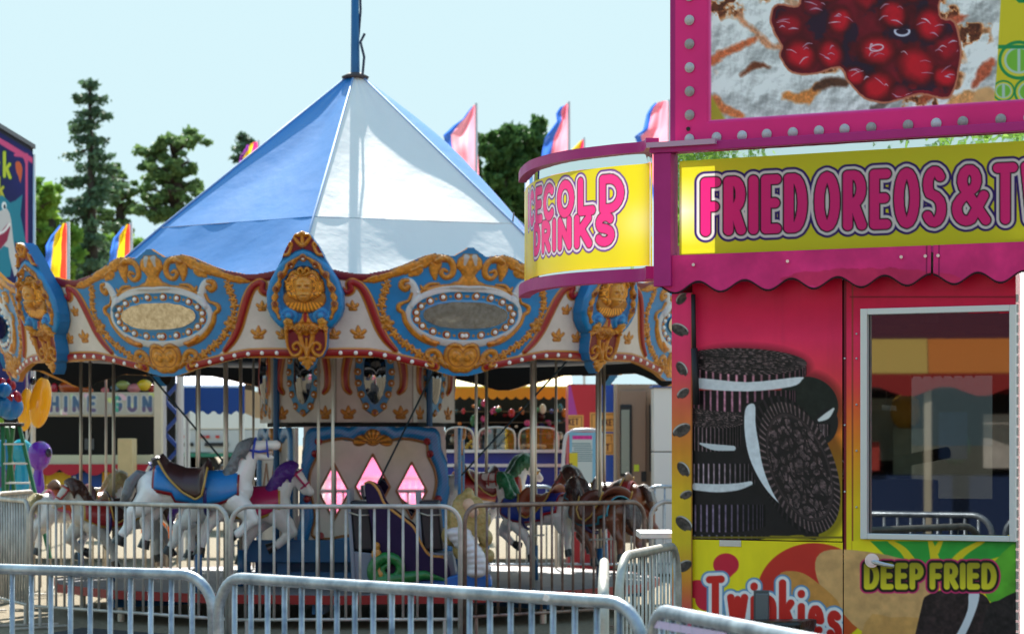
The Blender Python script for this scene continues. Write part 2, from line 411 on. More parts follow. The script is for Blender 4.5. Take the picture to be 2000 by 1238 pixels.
PGRAD = [(560, (250, 46, 120)), (700, (238, 62, 104)), (800, (232, 112, 74)), (880, (226, 146, 46)), (960, (228, 184, 38)), (1060, (230, 198, 40)), (1130, (226, 150, 50)), (1190, (222, 90, 80)), (1240, (216, 50, 110))]
def cookie_small(A, cx, cy, s, rot, bite=1):
    c, n = cos(radians(rot)), sin(radians(rot)); d = A.ell(cx, cy, 18*s, 11*s, rot)
    b = -A.ell(cx+17*s*bite*c-9*s*n, cy+17*s*bite*n+9*s*c, 7*s, 6*s); d = np.maximum(d, b)
    tx = fbm(A.X, A.Y, 5, 3)
    A.fill(d, (44, 36, 36)); A.fill(np.maximum(A.ell(cx+1.5*s*n, cy-4.5*s*c, 17*s, 9*s, rot), d), (206, 202, 196))
    A.fill(np.maximum(A.ell(cx-1.5*s*n, cy-1.5*s*c+2*s, 17.5*s, 9.5*s, rot), d), (78, 70, 66), mod=.4+1.1*tx)
def zebra(A, cx, cy, a, b, per, ph=0):
    th = np.arctan2((A.Y-cy)/b, (A.X-cx)/a); return .5+.5*np.cos(th*per+ph)
def wafer(A, cx, cy, a, b, drop, band=0, tone=(50, 34, 38)):
    """stacked biscuit seen from the side: face ellipse, ribbed rim, cream band"""
    for k in range(int(drop), 0, -2): pass
    body = np.minimum(A.ell(cx, cy+drop, a, b), np.maximum(np.abs(A.X-cx)-a, np.maximum(cy-A.Y, A.Y-cy-drop)))
    rib = .25+(1.2+1.6*fbm(A.X, A.Y, 6, 33))*np.clip(np.cos((np.arcsin(np.clip((A.X-cx)/a, -1, 1)))*46), 0, 1)**1.6
    sheen = .6+.7*np.clip(1-np.abs((A.X-cx+a*.25)/a), 0, 1)
    A.fill(body, tone, mod=rib*sheen)
def cookie_face(A, cx, cy, a, b, rot=0):
    c, n = cos(radians(rot)), sin(radians(rot)); x = A.X-cx; y = A.Y-cy; u = (x*c+y*n)/a; v = (-x*n+y*c)/b
    r = np.hypot(u, v); th = np.arctan2(v, u)
    d = A.ell(cx, cy, a, b, rot)
    t = .55+.25*fbm(A.X, A.Y, 9, 8)
    rim = np.clip(np.cos(th*54), 0, 1)*(r > .84)
    ring = np.exp(-((r-.8)/.03)**2)
    emb = np.abs(np.sin(u*15+3*vnoise(u*9+20, v*9+20, 1.3, 5))*np.sin(v*15+3*vnoise(u*9+50, v*9+10, 1.3, 6)))
    emb = (emb > .35)*(r < .78)
    A.fill(d, (62, 50, 50), mod=t*.8+1.3*rim*(.5+fbm(A.X, A.Y, 5, 12))+.5*ring+1.2*emb*(.1+1.2*np.clip(fbm(A.X, A.Y, 5, 2)*2-.6, 0, 1)))
# --- lower body print: one art function in photo columns/rows
def body_art(X, Y, grad=GRAD):
    A = Art(X, Y, aa=2.0); A.col = chan(Y, grad); A.col *= (.94+.12*fbm(X, Y, 90, 4))[..., None]*(1-.05*np.clip((fbm(X, Y*.08, 22, 14)-.5)*3, 0, 1))[..., None]; return A
# corner post with little cookies
g, X, Y = frect(1312, 1352, 573, 1400, .0); A = body_art(X, Y, PGRAD)
A.fill(np.abs(X-1351)-1.0, (150, 90, 30))
for i, (cx, cy, s, r, b) in enumerate([(1331, 583, .75, -50, 1), (1328, 644, 1.0, 28, 1), (1332, 720, .85, 58, 1), (1334, 768, .75, -38, -1), (1331, 840, 1.05, -30, -1), (1335, 916, .9, 55, 1), (1340, 966, .7, -25, -1), (1336, 1022, 1.05, 40, 1), (1336, 1105, .9, -30, -1)]): cookie_small(A, cx, cy, s, r, b)
gridmesh('corner_post', g, A, vinyl, trailer, label='corner post with a column of little bitten cookies')
# hatch print with the big cookies
g, X, Y = frect(1352.5, 1645, 535, 1051, -.02); A = body_art(X, Y)
glow = A.ell(1500, 870, 150, 190); A.col = A.col+np.clip(1-np.abs(glow)/40, 0, 1)[..., None]*np.array([8, 4, 2])
halo = lambda d, r=14: A.fill(d-r*.35, (96, 40, 34)) and None
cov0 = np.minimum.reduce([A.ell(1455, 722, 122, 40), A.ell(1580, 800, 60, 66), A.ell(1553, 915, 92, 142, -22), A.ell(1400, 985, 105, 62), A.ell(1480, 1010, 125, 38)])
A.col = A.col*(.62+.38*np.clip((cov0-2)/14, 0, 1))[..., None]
# far biscuits at the right
A.fill(A.ell(1578, 790, 60, 54, 20), (34, 40, 34), mod=.6+.5*fbm(X, Y, 8, 1)); A.fill(A.ell(1612, 832, 24, 36, 15), (30, 30, 30)); A.fill(A.cur([(1600, 820), (1615, 812), (1628, 798)], [3, 6, 2]), (226, 226, 222))
wafer(A, 1592, 828, 30, 12, 16, tone=(96, 78, 80)); A.fill(A.cur([(1572, 852), (1590, 850), (1602, 842)], [3, 5, 2]), (222, 222, 220)); wafer(A, 1588, 862, 24, 10, 22, tone=(84, 66, 68))
# bottom left stack
for cy, dr, w_ in ((1000, 40, 108), (950, 34, 96)): wafer(A, 1400, cy, w_, 22, dr, tone=(44, 40, 46))
A.fill(np.maximum(np.maximum(np.abs(X-1432)-150, np.abs(Y-1028)-16), -A.ell(1390, 600, 10, 10)), (22, 24, 36), mod=.6+.7*np.clip(np.cos(X*.5), 0, 1))
A.fill(A.cur([(1358, 947), (1400, 950), (1440, 947), (1466, 940)], [7, 8, 7, 4]), (222, 224, 226), mod=.9+.15*fbm(X, Y, 6, 3))
wafer(A, 1405, 900, 78, 14, 34, tone=(62, 52, 54))
A.fill(np.maximum(np.abs(X-1398)-52, np.abs(Y-885)-32), (30, 28, 26), mod=.5+.9*fbm(X, Y, 7, 12))
A.fill(A.cur([(1368, 862), (1395, 870), (1432, 872)], [2, 6, 5]), (206, 210, 212))
wafer(A, 1388, 818, 60, 16, 22, tone=(44, 34, 34)); cookie_face(A, 1392, 812, 68, 20, 2)
# top stack
A.fill(A.poly([(1356, 810), (1450, 795), (1480, 900), (1580, 1040), (1540, 1046), (1357, 1042)], 0), (30, 26, 28), mod=.7+.5*fbm(X, Y, 20, 3)); wafer(A, 1388, 826, 60, 16, 40, tone=(50, 40, 42)); cookie_face(A, 1392, 818, 66, 18, 2); A.fill(A.cur([(1368, 866), (1395, 873), (1432, 875)], [2, 6, 5]), (206, 210, 212)); wafer(A, 1405, 905, 78, 14, 34, tone=(66, 56, 60)); A.fill(A.cur([(1358, 950), (1400, 953), (1440, 950), (1466, 943)], [7, 8, 7, 4]), (222, 224, 226), mod=.9+.15*fbm(X, Y, 6, 3)); wafer(A, 1405, 985, 90, 14, 40, tone=(52, 44, 54))
wafer(A, 1445, 762, 110, 18, 24, tone=(76, 50, 58)); CREAM = (A.poly([(1356, 738), (1460, 746), (1560, 736), (1566, 742), (1545, 755), (1460, 764), (1356, 757)], 4))
wafer(A, 1455, 716, 120, 24, 14, tone=(84, 56, 62)); A.fill(CREAM, (230, 232, 234), mod=.92+.12*fbm(X, Y, 7, 9)); cookie_face(A, 1452, 706, 124, 26, 2)
# leaning front biscuit
A.fill(A.poly([(1450, 800), (1470, 786), (1500, 780), (1540, 795), (1600, 1030), (1560, 1040), (1500, 985), (1462, 900)], 5), (28, 24, 26))
CRM = (A.poly([(1456, 798), (1474, 790), (1476, 830), (1486, 880), (1510, 940), (1556, 1004), (1545, 1002), (1500, 960), (1468, 905), (1455, 850)], 5))
A.fill(A.ell(1553, 908, 74, 142, -21), (30, 24, 26), mod=.5+1.1*np.clip(np.cos(np.arctan2(Y-908, X-1548)*60), 0, 1)); A.fill(CRM, (232, 236, 240), mod=.9+.14*fbm(X, Y, 8, 9)); cookie_face(A, 1562, 912, 68, 134, -21)
A.fill(np.maximum(-1e3+0*X, np.abs(Y-1049)-2), (120, 104, 30))
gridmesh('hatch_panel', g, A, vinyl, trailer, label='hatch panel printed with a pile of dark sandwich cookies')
# lower panel: snack cakes
def snack_art(A):
    X, Y = A.X, A.Y
    A.fill(A.ell(1590, 1160, 112, 100), (206, 52, 40)); A.col = np.where(((A.ell(1590, 1160, 112, 100) < 0) & (X > 1590))[..., None], A.col*(1-np.clip((X-1590)/140, 0, .9)[..., None])+np.array([214, 130, 40])*np.clip((X-1590)/140, 0, .9)[..., None], A.col)
    A.fill(A.ell(1418, 1102, 25, 22), (208, 38, 62)); A.fill(A.cur([(1420, 1110), (1410, 1130), (1396, 1150), (1380, 1170)], [16, 10, 16, 22]), (208, 38, 62)); A.fill(A.ell(1362, 1150, 22, 18), (208, 38, 62))
    tx = .86+.24*fbm(X, Y, 16, 21)
    A.fill(A.poly([(1595, 1088), (1640, 1072), (1760, 1090), (1810, 1130), (1820, 1230), (1700, 1238), (1640, 1190), (1600, 1140)], 4), (224, 172, 110), mod=tx)
    A.fill(A.poly([(1520, 1125), (1560, 1116), (1600, 1140), (1640, 1180), (1620, 1205), (1540, 1200)], 4), (214, 148, 72), mod=tx)
    A.fill(A.poly([(1690, 1215), (1740, 1205), (1820, 1225), (1840, 1400), (1660, 1400)], 3), (222, 164, 92), mod=tx)
g, X, Y = frect(1352.5, 1646, 1053, 1420, -.02); A = body_art(X, Y); A.col[:] = (246, 224, 30); A.col *= (.95+.1*fbm(X, Y*.2, 20, 4))[..., None]
snack_art(A)
for q, dx in (('T', 1372),): pass
L = []; x = 1386
L, xe = layout('Twinkies', 1386, 1214, 80, ex=.56, slope=.12, gap=.235, curve=lambda t: -14*sin((t-1370)/260*pi))
d = lines(A, L)*1.0; A.fill(d-17, (106, 150, 190)); A.fill(d-13.5, (238, 238, 236)); A.fill(d-7.2, (214, 44, 36))
A.fill(np.maximum(np.abs(X-1487)-15, np.abs(Y-1185)-33), (86, 90, 92))
gridmesh('lower_panel', g, A, vinyl, trailer, label='lower panel printed with red lettering and golden cakes')
b = fbox(1405, 1447, 1054, 1066, -.03, -.015); part('catch_plate', b, silver, trailer)
b = fbox(1475, 1500, 1158, 1212, -.03, -.005); part('power_inlet', b, M('grey_plastic', (96, 100, 102), rough=.5), trailer, bevel=.006)
# black rod beside the hatch
b = MB().tube([fa(1354, 575, .015), fa(1356, 700, .015)], .012, 8).tube([fa(1356, 680, .015), fa(1360, 790, .015)], .018, 8); part('gas_strut', b, blackm, trailer, True)
# trailer door
g, X, Y = frect(1648, 1984, 540, 1420, -.02, ref=1648); A = body_art(X, Y)
A.fill(np.abs(X-1650)-3, (120, 20, 40)); e = chan(Y, GRAD)
ins = np.maximum(np.abs(X-1818)-168, np.abs(Y-1000)-430); A.fill(np.abs(np.abs(X-1665)-.0)-1.3, (140, 60, 40)); A.fill(np.maximum(np.abs(Y-580)-1.3, 1660-X), (120, 12, 36))
low = Y > 1054
A.fill(np.maximum(1056-Y, 1664-X), (246, 226, 32))
A.fill(A.poly([(1700, 1056), (1990, 1056), (1990, 1110), (1900, 1118), (1860, 1100), (1845, 1130), (1780, 1110), (1740, 1095)], 0), (50, 160, 60), mod=.8+.4*fbm(X, Y, 60, 7))
for pts in ([(1738, 1056), (1765, 1075), (1785, 1105)], [(1815, 1050), (1822, 1075), (1828, 1100)], [(1838, 1056), (1828, 1075)], [(1920, 1056), (1880, 1080), (1855, 1110)], [(1985, 1080), (1930, 1100), (1890, 1110)]): A.fill(A.cur(pts, [4, 7, 10][:len(pts)]), (230, 208, 34))
snack_art(A)
A.fill(A.poly([(1925, 1120), (1990, 1060), (1990, 1180), (1960, 1180), (1930, 1170)], 4), (100, 180, 50), mod=.85+.3*fbm(X, Y, 30, 3))
A.fill(A.poly([(1800, 1185), (1815, 1160), (1860, 1150), (1920, 1160), (1935, 1200), (1915, 1300), (1790, 1300)], 4), (46, 34, 34), mod=.5+1.2*fbm(X, Y, 8, 31))
A.fill(A.poly([(1893, 1155), (1912, 1155), (1908, 1185), (1885, 1240), (1850, 1300), (1835, 1290), (1870, 1235), (1890, 1190)], 3), (222, 224, 228))
A.fill(A.poly([(1928, 1185), (1950, 1172), (2000, 1165), (2000, 1330), (1900, 1330), (1915, 1250)], 3), (36, 30, 30), mod=.5+1.3*fbm(X, Y, 8, 41))
L1, xe = layout('DEEP FRIED', 1693, 1145, 41, ex=.88, gap=.335, slope=.0, sp=.22)
d = lines(A, L1); A.fill(d-13.5, (214, 48, 110)); A.fill(d-10.5, (30, 26, 20)); A.fill(d-5.8, (206, 190, 40), mod=.8+.35*np.clip((Y-1100)/50, 0, 1))
hole = (X > 1691) & (X < 1973) & (Y > 612) & (Y < 1044)
door = gridmesh('door', g, A, vinyl, trailer, mask=~hole, label='door printed with green leaves, golden cakes and yellow lettering')
# window
b = MB(); o1 = .012
for a in ((1680, 1693, 603, 1052), (1971, 1984, 603, 1052)): fbox(a[0], a[1], a[2], a[3], -.02, o1, b, ref=1680)
fbox(1693.2, 1970.8, 603, 615, -.02, o1-.002, b, ref=1680); fbox(1693.2, 1970.8, 1041, 1052, -.02, o1-.002, b, ref=1680)
wn = part('window', fbox(1691, 1973, 611, 1045, -.03, -.024), glass_mat('window_glass', (136, 140, 140), .14), trailer)
part('frame', b, M('window_frame_metal', (214, 216, 216), rough=.4, metal=.4), wn, bevel=.003)
part('price_card', fbox(1798, 1832, 617, 630, -.05, -.045), M('card_paper', (226, 224, 220), rough=.8), wn)
b = MB()
for k in range(9): p_ = fa(1705+k*31, 640+(k % 3)*3, -.35); b.box(p_, (.13, .01, .03+.01*(k % 2)))
part('hanging_tag', b, M('tag_amber', (214, 150, 70), rough=.6), wn)
b = MB().tube([fa(1703, 1094, -.02), fa(1703, 1094, .03)], .036, 16).tube([fa(1703, 1094, .03), fa(1703, 1094, .045)], .024, 16).tube([fa(1703, 1096, .035), fa(1728, 1102, .04), fa(1746, 1105, .035)], [.013, .011, .008], 8)
part('handle', b, silver, door, True, auto=40)
b = MB()
for k in range(34):
    y = 575+k*20; b.bar(fa(1986.5, y, -.012), fa(1986.5, y+15, -.012), .012, .014)
part('hinge', b, M('hinge_steel', (150, 150, 148), metal=.8, rough=.35), door)
rb = MB()
for py in (652, 700, 790, 880, 990): rb.ball(fa(1673, py, -.018), .006, 8, 6)
for py in (700, 830, 960): rb.ball(fa(1650, py, -.018), .006, 8, 6)
part('rivet', rb, silver, door, True)
# body behind the prints
wallm = M('trailer_inner_wall', (62, 58, 58), rough=.7); dark = M('dark_interior', (30, 27, 27), rough=.8)
def rail_box(a, b_, z0, z1, th, mb):
    a = Vector(a); b_ = Vector(b_); d = (b_-a).normalized(); n = Vector((d.y, -d.x, 0))*th
    return mb.add([(p.x, p.y, z) for z in (z0, z1) for p in (a, b_, b_+n, a+n)], [(0,1,2,3),(7,6,5,4),(0,4,5,1),(1,5,6,2),(2,6,7,3),(3,7,4,0)])
s0 = fs(1313, -.05); s1 = fs(1983, -.05); fl = sz(s0, 0, -.05); fr = sz(s1, 0, -.05)
bl = fl+Vector((.486, .874, 0))*2.3; br = fr+Vector((.205, .985, 0)).normalized()*2.5
top = 2.52
b = MB(); rail_box(fl+Vector((.003, 0, 0)), bl, .3, top, .03, b); rail_box(br, fr, .3, top, .03, b); part('side_wall', b, M('trailer_side', (196, 60, 90), rough=.4), trailer)
b = MB(); b.add([(p.x, p.y, z) for z in (top, top+.05) for p in (fl, fr, br, bl)], [(0,1,2,3),(7,6,5,4),(0,4,5,1),(1,5,6,2),(2,6,7,3),(3,7,4,0)]); part('roof', b, silver, trailer)
b = MB(); b.add([(p.x, p.y, z) for z in (.28, .34) for p in (fl, fr, br, bl)], [(0,1,2,3),(7,6,5,4),(0,4,5,1),(1,5,6,2),(2,6,7,3),(3,7,4,0)]); part('floor', b, dark, trailer)
# strips of wall left and right of the inner openings, opposite serving window
vb = (br-bl); q = lambda t: bl+vb*t
b = MB(); rail_box(q(0), q(.42), .34, top, .03, b); rail_box(q(.86), q(1), .34, top, .03, b); rail_box(q(.42), q(.86), .34, 1.22, .03, b); rail_box(q(.42), q(.86), 1.95, top, .03, b)
part('back_wall', b, wallm, trailer)
b = MB(); a_, c_ = q(.40)-Vector((.2, .5, 0)), q(.88)-Vector((.2, .5, 0))
for k in range(9):
    u0 = a_+(c_-a_)*(k/9); u1 = a_+(c_-a_)*((k+1)/9); m_ = (u0+u1)/2
    b.add([(u0.x, u0.y, 2.12), (u1.x, u1.y, 2.12), (u1.x, u1.y, 1.97), (m_.x, m_.y, 1.92), (u0.x, u0.y, 1.97)], [(0, 1, 2, 3, 4)])
part('inner_valance', b, M('red_cloth', (170, 40, 34), rough=.8), trailer)
b = MB()
for k in range(3): rail_box(q(.05)-Vector((.1, .35, 0)), q(.38)-Vector((.1, .35, 0)), .9+k*.42, .93+k*.42, .3, b)
part('shelf', b, silver, trailer)
b = MB()
for k in range(16):
    p = q(.07+.3*rnd.random())-Vector((.15, .42, 0)); z = .93+.42*rnd.choice((0, 1, 2)); h = rnd.uniform(.1, .24); b.lathe([(.045, 0), (.05, h*.7), (.02, h)], (p.x, p.y, z+.002), 10)
part('bottle', b, M('syrup_bottle', (150, 60, 50), rough=.2, c2=(40, 120, 110), vscale=3), trailer, True)
b = MB(); p = q(.62)-Vector((.55, 1.1, 0)); b.box((p.x, p.y, 1.15), (.55, .4, .4)); b.box((p.x, p.y, .62), (1.2, .6, .56)); b.tube([(p.x-.2, p.y-.2, 1.4), (p.x+.35, p.y-.1, 1.5)], .035, 8)
part('fryer', b, M('dark_steel', (60, 62, 66), rough=.3, metal=.7), trailer, bevel=.01)
b = MB(); p = q(.2)-Vector((.5, 1.35, 0)); b.prism([(p.x-.1, p.y, 1.95), (p.x+.02, p.y, 1.98), (p.x+.5, p.y, 1.2), (p.x+.4, p.y, 1.12)], (.02, .03, 0)); part('paper_streamer', b, M('paper', (212, 206, 190), rough=.8, var=.3, vscale=20), trailer)
# counter shelf sticking out of the left end
b = MB(); p1 = W(1313, 1041, 13.9); b.box((p1.x-.10, 13.75, p1.z), (.19, .42, .035)); part('side_shelf', b, silver, trailer, bevel=.004)
# --- fascia with scalloped edge
def scallop(x):  return 10.5*np.cos((x-1279)/91.*2*pi+pi*1.15)
for (xa, xb, nm) in ((1285, 1818, 'left'), (1823, 2060, 'right')):
    g, X, Y = frect(xa, xb, 500, 596, .07, ref=1285); drop = (Y-HY)
    base = HY-(HY-566)*(X+8000)/9285.; edge = base+scallop(X)*1.0
    A = Art(X, Y, (238, 56, 132), aa=2); A.col = A.col*(.84+.3*fbm(X, Y, 60, 5)*(1))[..., None]; A.fill(A.ell(1700, 545, 180, 26)+12*fbm(X, Y, 20, 3), (222, 52, 104), mod=.9+.2*fbm(X, Y, 50, 8))
    A.fill(np.abs(Y-edge+2.5)-2.4, (16, 14, 16)); A.fill(np.abs(X-1810)-.8, (90, 20, 60)); A.fill(np.abs(X-1834)-.8, (90, 20, 60))
    A.h = .006*np.sin(X/31.)*np.clip((Y-505)/60, 0, 1)
    gridmesh('awning_valance', fpush(g, A, 1), A, M('valance_cloth', attr=True, rough=.6, trans=.12, spec=.2, var=.2, vscale=7), trailer, mask=Y < edge, thick=.003)
b = MB()
for px in (1354, 1538, 1760, 1807, 1832): b.tube([fa(px, HY-(HY-517-0*px)*(px+8000)/9354., .07), fa(px, HY-(HY-517)*(px+8000)/9354., .082)], .0085, 10)
part('rivet', b, silver, trailer, True, auto=40)
# --- main sign
sb = thing; frame = MB()
fbox(1268, 2060, 283, 300, -.02, .09, frame)
part('top_rail', frame, purple, trailer, bevel=.004)
b = fbox(1262, 1396, 279, 289, .01, .115); part('rail_cap', b, M('pale_edge', (190, 150, 175), rough=.35), trailer)
b = fbox(1276, 1310, 300.5, 560, -.02, .085); part('sign_post', b, purple, trailer, bevel=.004)
b = fbox(1310.5, 2060, 500, 512, .0, .066); part('bottom_rail', b, purple, trailer)
b = MB(); fbox(1311, 2060, 301, 319, .03, .04, b); fbox(1311, 1329, 319.2, 503, .03, .04, b); fbox(1329.2, 2060, 494, 507.5, .03, .038, b, ref=1311)
part('mirror_strip', b, mirror, trailer)
g, X, Y = frect(1327, 2060, 315, 503, .045)
A = Art(X, Y, (226, 220, 44), aa=1.6)
m_ = np.clip(1-np.abs(Y-412)/70, 0, 1)*np.clip(1-(X-1327)/110, 0, 1); A.col = A.col*(1-m_[..., None])+np.array([250, 248, 222])*m_[..., None]  # painted highlight: cream blended into the yellow at the sunlit left end
L = []
for tx_, x_, e_ in (('FRIED', 1378, .54), ('OREOS', 1600, .59), ('&', 1867, .59), ('TWINKIES', 1949, .58)): L += layout(tx_, x_, 452-.0405*(x_-1378), 95*(1+.000095*(x_-1378)), ex=e_, gap=.255, slope=-.0405, grow=.000095)[0]
d = lines(A, L); A.fill(d-22, (52, 26, 108)); A.fill(d-17.5, (232, 226, 222)); A.fill(d-12, (24, 14, 22)); A.fill(d-9.6, (240, 42, 130))
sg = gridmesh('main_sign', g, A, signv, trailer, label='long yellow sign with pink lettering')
# unseen opaque box added to block the sun behind the main sign's right part
s0, s1 = fs(1368), fs(2060); b = MB(); z0 = 2.6; z1 = fa(1312, -160, 0).z
b.add([sz(s, z, o) for o in (-.75, -.12) for s, z in ((s0, z0), (s1, z0), (s1, z1), (s0, z1))], [(3,2,1,0),(4,5,6,7),(0,1,5,4),(1,2,6,5),(2,3,7,6),(3,0,4,7)])
part('sign_sun_blocker', b, pinkm, trailer)
# --- marquee picture board
g, X, Y = frect(1312, 2060, -120, 284, -.03, ref=1312)
A = Art(X, Y, (222, 40, 122), aa=2); A.col *= (.93+.14*fbm(X, Y, 120, 3))[..., None]; A.fill(X-1322, (166, 34, 110))
yb = HY-(HY-235)*(X+8000)/9388.; pic = np.maximum(1389-X, Y-yb)
A.fill(pic-3, (236, 90, 160))
n1 = fbm(X, Y, 46, 21); n2 = fbm(X, Y, 15, 31); n3 = fbm(X, Y, 5, 41)
B = Art(X, Y, (226, 229, 230), aa=2)
wx = X+14*(fbm(X, Y, 40, 91)-.5); wy = Y+14*(fbm(X, Y, 40, 92)-.5)
lump = fbm(wx, wy, 62, 51, 3); dl_ = fbm(wx+5, wy+7, 62, 51, 3)-fbm(wx-5, wy-7, 62, 51, 3); ds_ = fbm(X+1.5, Y+2, 12, 71)-fbm(X-1.5, Y-2, 12, 71)
B.col = B.col*(np.clip(.97+1.1*dl_+.45*ds_, .7, 1.08))[..., None]
tan = np.clip((.43-lump)*16, 0, 1)*np.clip((n2-.36)*7, 0, 1); B.col = B.col*(1-tan[..., None])+np.array([228, 150, 92])*(.55+.8*n3[..., None])*tan[..., None]
dk = np.clip((.385-lump)*22, 0, 1)*np.clip((n2-.46)*9, 0, 1); B.col = B.col*(1-dk[..., None])+np.array([96, 48, 30])*(.6+.8*n3[..., None])*dk[..., None]
jit = 9*(fbm(X, Y, 14, 17)-.5)*2
B.aa = 7
for pts, r, c in (([(1392, 118), (1425, 100), (1470, 78), (1480, 68)], [9, 7, 6, 3], (214, 112, 70)), ([(1444, 22), (1450, 42), (1470, 58), (1500, 88), (1522, 92)], [3, 5, 5, 7, 5], (216, 150, 112)), ([(1448, 148), (1476, 128), (1500, 132)], [3, 7, 3], (128, 66, 40)), ([(1535, 188), (1572, 192), (1596, 170)], [8, 12, 8], (226, 142, 74)), ([(1592, 172), (1622, 160), (1652, 164)], [6, 10, 6], (92, 56, 40)), ([(1396, 190), (1412, 212), (1450, 226)], [6, 8, 6], (226, 130, 78)), ([(1702, 212), (1722, 206), (1742, 196)], [2, 7, 3], (120, 104, 100)), ([(1840, 42), (1870, 38), (1890, 30)], [4, 6, 2], (206, 100, 70)), ([(1902, 168), (1925, 136), (1938, 118)], [6, 12, 5], (196, 96, 66)), ([(1858, 210), (1885, 196), (1925, 190)], [12, 18, 12], (234, 166, 104)), ([(1800, 196), (1816, 188)], [7, 9], (170, 80, 50)), ([(1540, 2), (1560, 10)], [5, 7], (206, 160, 130))):
    B.fill(B.cur(pts, r)+jit*.55, c, mod=.72+.5*n3)
B.fill(B.poly([(1385, 180), (1412, 226), (1424, 245), (1380, 250)]), (176, 160, 50)); B.fill(B.ell(1925, 200, 26, 30)+jit*.3, (230, 178, 120), mod=.85+.2*n2)
B.aa = 2.4
blob = B.poly([(1508, 30), (1520, 12), (1560, 14), (1580, -30), (1700, -120), (1830, -60), (1832, 30), (1862, 45), (1874, 90), (1868, 150), (1850, 190), (1800, 182), (1735, 198), (1690, 190), (1660, 160), (1640, 130), (1590, 142), (1548, 140), (1526, 110), (1530, 90), (1512, 60)], 4)+jit*.22
B.fill(blob-4, (196, 120, 92)); B.fill(blob, (92, 10, 26), mod=.45+1.2*n1)
nav = np.clip((fbm(X, Y, 34, 111)-.50)*9, 0, 1)*(blob < -6); B.col = B.col*(1-.75*nav[..., None])+np.array([30, 26, 52])*.75*nav[..., None]
cherries = [(1540, 48, 34), (1562, 108, 42), (1622, 106, 36), (1640, 40, 34), (1590, 10, 30), (1712, 98, 44), (1745, 28, 36), (1816, 48, 42), (1852, 92, 36), (1712, 170, 42), (1668, 150, 28), (1790, 128, 52), (1690, -8, 34), (1790, -24, 36), (1620, -20, 34), (1846, 150, 32), (1760, 186, 30)]
for i, (cx, cy, r) in enumerate(cherries):
    e_ = B.ell(cx, cy, r, r*.86, i*37)+.25*jit; dd = np.maximum(e_, blob+1); k_ = np.clip(-e_/(r*.55), 0, 1)
    f_ = (k_**.8)*(.25+.75*np.clip(.9-((X-cx-3)**2+(Y-cy-2)**2)/(r*r*1.3), 0, 1)); a_ = (B.cov(dd)*np.clip(k_*1.7, 0, 1)*(.95 if i % 4 else .6))[..., None]
    B.col = B.col*(1-a_)+np.array([188, 16, 36])*np.clip(.25+.95*f_+.3*(n2-.5), 0, 1.1)[..., None]*a_
hr = random.Random(21)
for i in range(60):
    cx, cy, r = cherries[i % len(cherries)]; a = hr.uniform(0, 6.28); q_ = hr.uniform(.15, .75)*r; x = cx+q_*cos(a); y = cy+q_*sin(a)*.8-4; L_ = hr.uniform(3, 13); t_ = hr.uniform(-.7, .7)
    dd = np.maximum(B.cur([(x-L_*cos(t_), y-L_*sin(t_)), (x, y-hr.uniform(1, 4)), (x+L_*cos(t_), y+L_*sin(t_))], [.3, hr.uniform(.6, 1.7), .3], 3), blob+3)
    B.fill(dd, hr.choice([(222, 216, 232), (190, 150, 176), (206, 190, 214)]))
B.fill(np.abs(B.ell(1712, 94, 13, 6, -10))-1.4, (226, 206, 220)); B.fill(np.maximum(np.abs(B.ell(1762, 62, 14, 8))-2.2, 58-Y), (206, 208, 230))
cup = B.poly([(1962, -130), (2090, -130), (2090, 260), (1938, 260), (1948, 120)]); B.fill(cup, (214, 200, 40))
for (cx, cy, a) in ((1990, 118, 40), (1960, 178, 22), (2010, 180, 30)):
    dd = np.maximum(B.ell(cx, cy, a, a*.95), cup); B.fill(dd, (30, 140, 80)); B.fill(np.maximum(B.ell(cx, cy, a*.86, a*.8), cup), (214, 206, 60)); B.fill(np.maximum(B.ell(cx, cy, a*.72, a*.66), cup), (176, 206, 190)); B.fill(np.maximum(np.maximum(B.ell(cx, cy, a*.6, a*.55), 3-np.abs(X-cx)), cup), (120, 186, 60))
B.fill(np.maximum(np.abs(Y-92)-3.5, cup), (30, 140, 80)); B.fill(np.maximum(B.poly([(1960, -20), (2090, -30), (2090, 8), (1990, 6)]), cup), (26, 136, 76))
a = A.cov(pic)[..., None]; A.col = A.col*(1-a)+B.col*a
A.h = np.where(pic < 0, 0, np.clip(pic/6, 0, 1)*.02)
mq = gridmesh('marquee', fpush(g, A, 1), A, M('marquee_vinyl', attr=True, rough=.45, spec=.25), trailer, label='marquee picture of cherries on sugared cake in a pink frame')
bulbg = M('frosted_bulb', (196, 194, 196), rough=.28, var=.25, vscale=120, coat=.4)
ringm = M('bulb_socket', (206, 206, 210), rough=.3, metal=.6)
bulbs_ = [bulbg, M('frosted_bulb_dusty', (168, 164, 160), rough=.4, var=.3, vscale=90), M('frosted_bulb_clear', (206, 206, 212), rough=.2, var=.3, vscale=140, coat=.5)]
def mbulb(p, r, par):
    b = MB(); n = Vector((FN[0], FN[1], 0)); u = Vector((FD[0], FD[1], 0)); v = Vector((0, 0, 1)); vs = []; sg_ = 14
    prof = [(1.12, 0), (1.12, .25), (.98, .3), (.9, .5), (.6, .72), (.25, .8)]
    for rr, hh in prof:
        for k in range(sg_): a = 2*pi*k/sg_; vs.append(p+(u*cos(a)+v*sin(a))*r*rr+n*r*hh)
    fs_ = [(i*sg_+k, i*sg_+(k+1) % sg_, (i+1)*sg_+(k+1) % sg_, (i+1)*sg_+k) for i in range(len(prof)-1) for k in range(sg_)]
    b.add(vs, fs_+[tuple((len(prof)-1)*sg_+k for k in range(sg_))]); part('bulb', b, rnd.choice(bulbs_), par, True, auto=50)
for y in (-99, -53, -7, 40, 86.5, 132.5, 179, 225): mbulb(fa(1347+.3*(y > 100), y, -.008), .0245, mq)
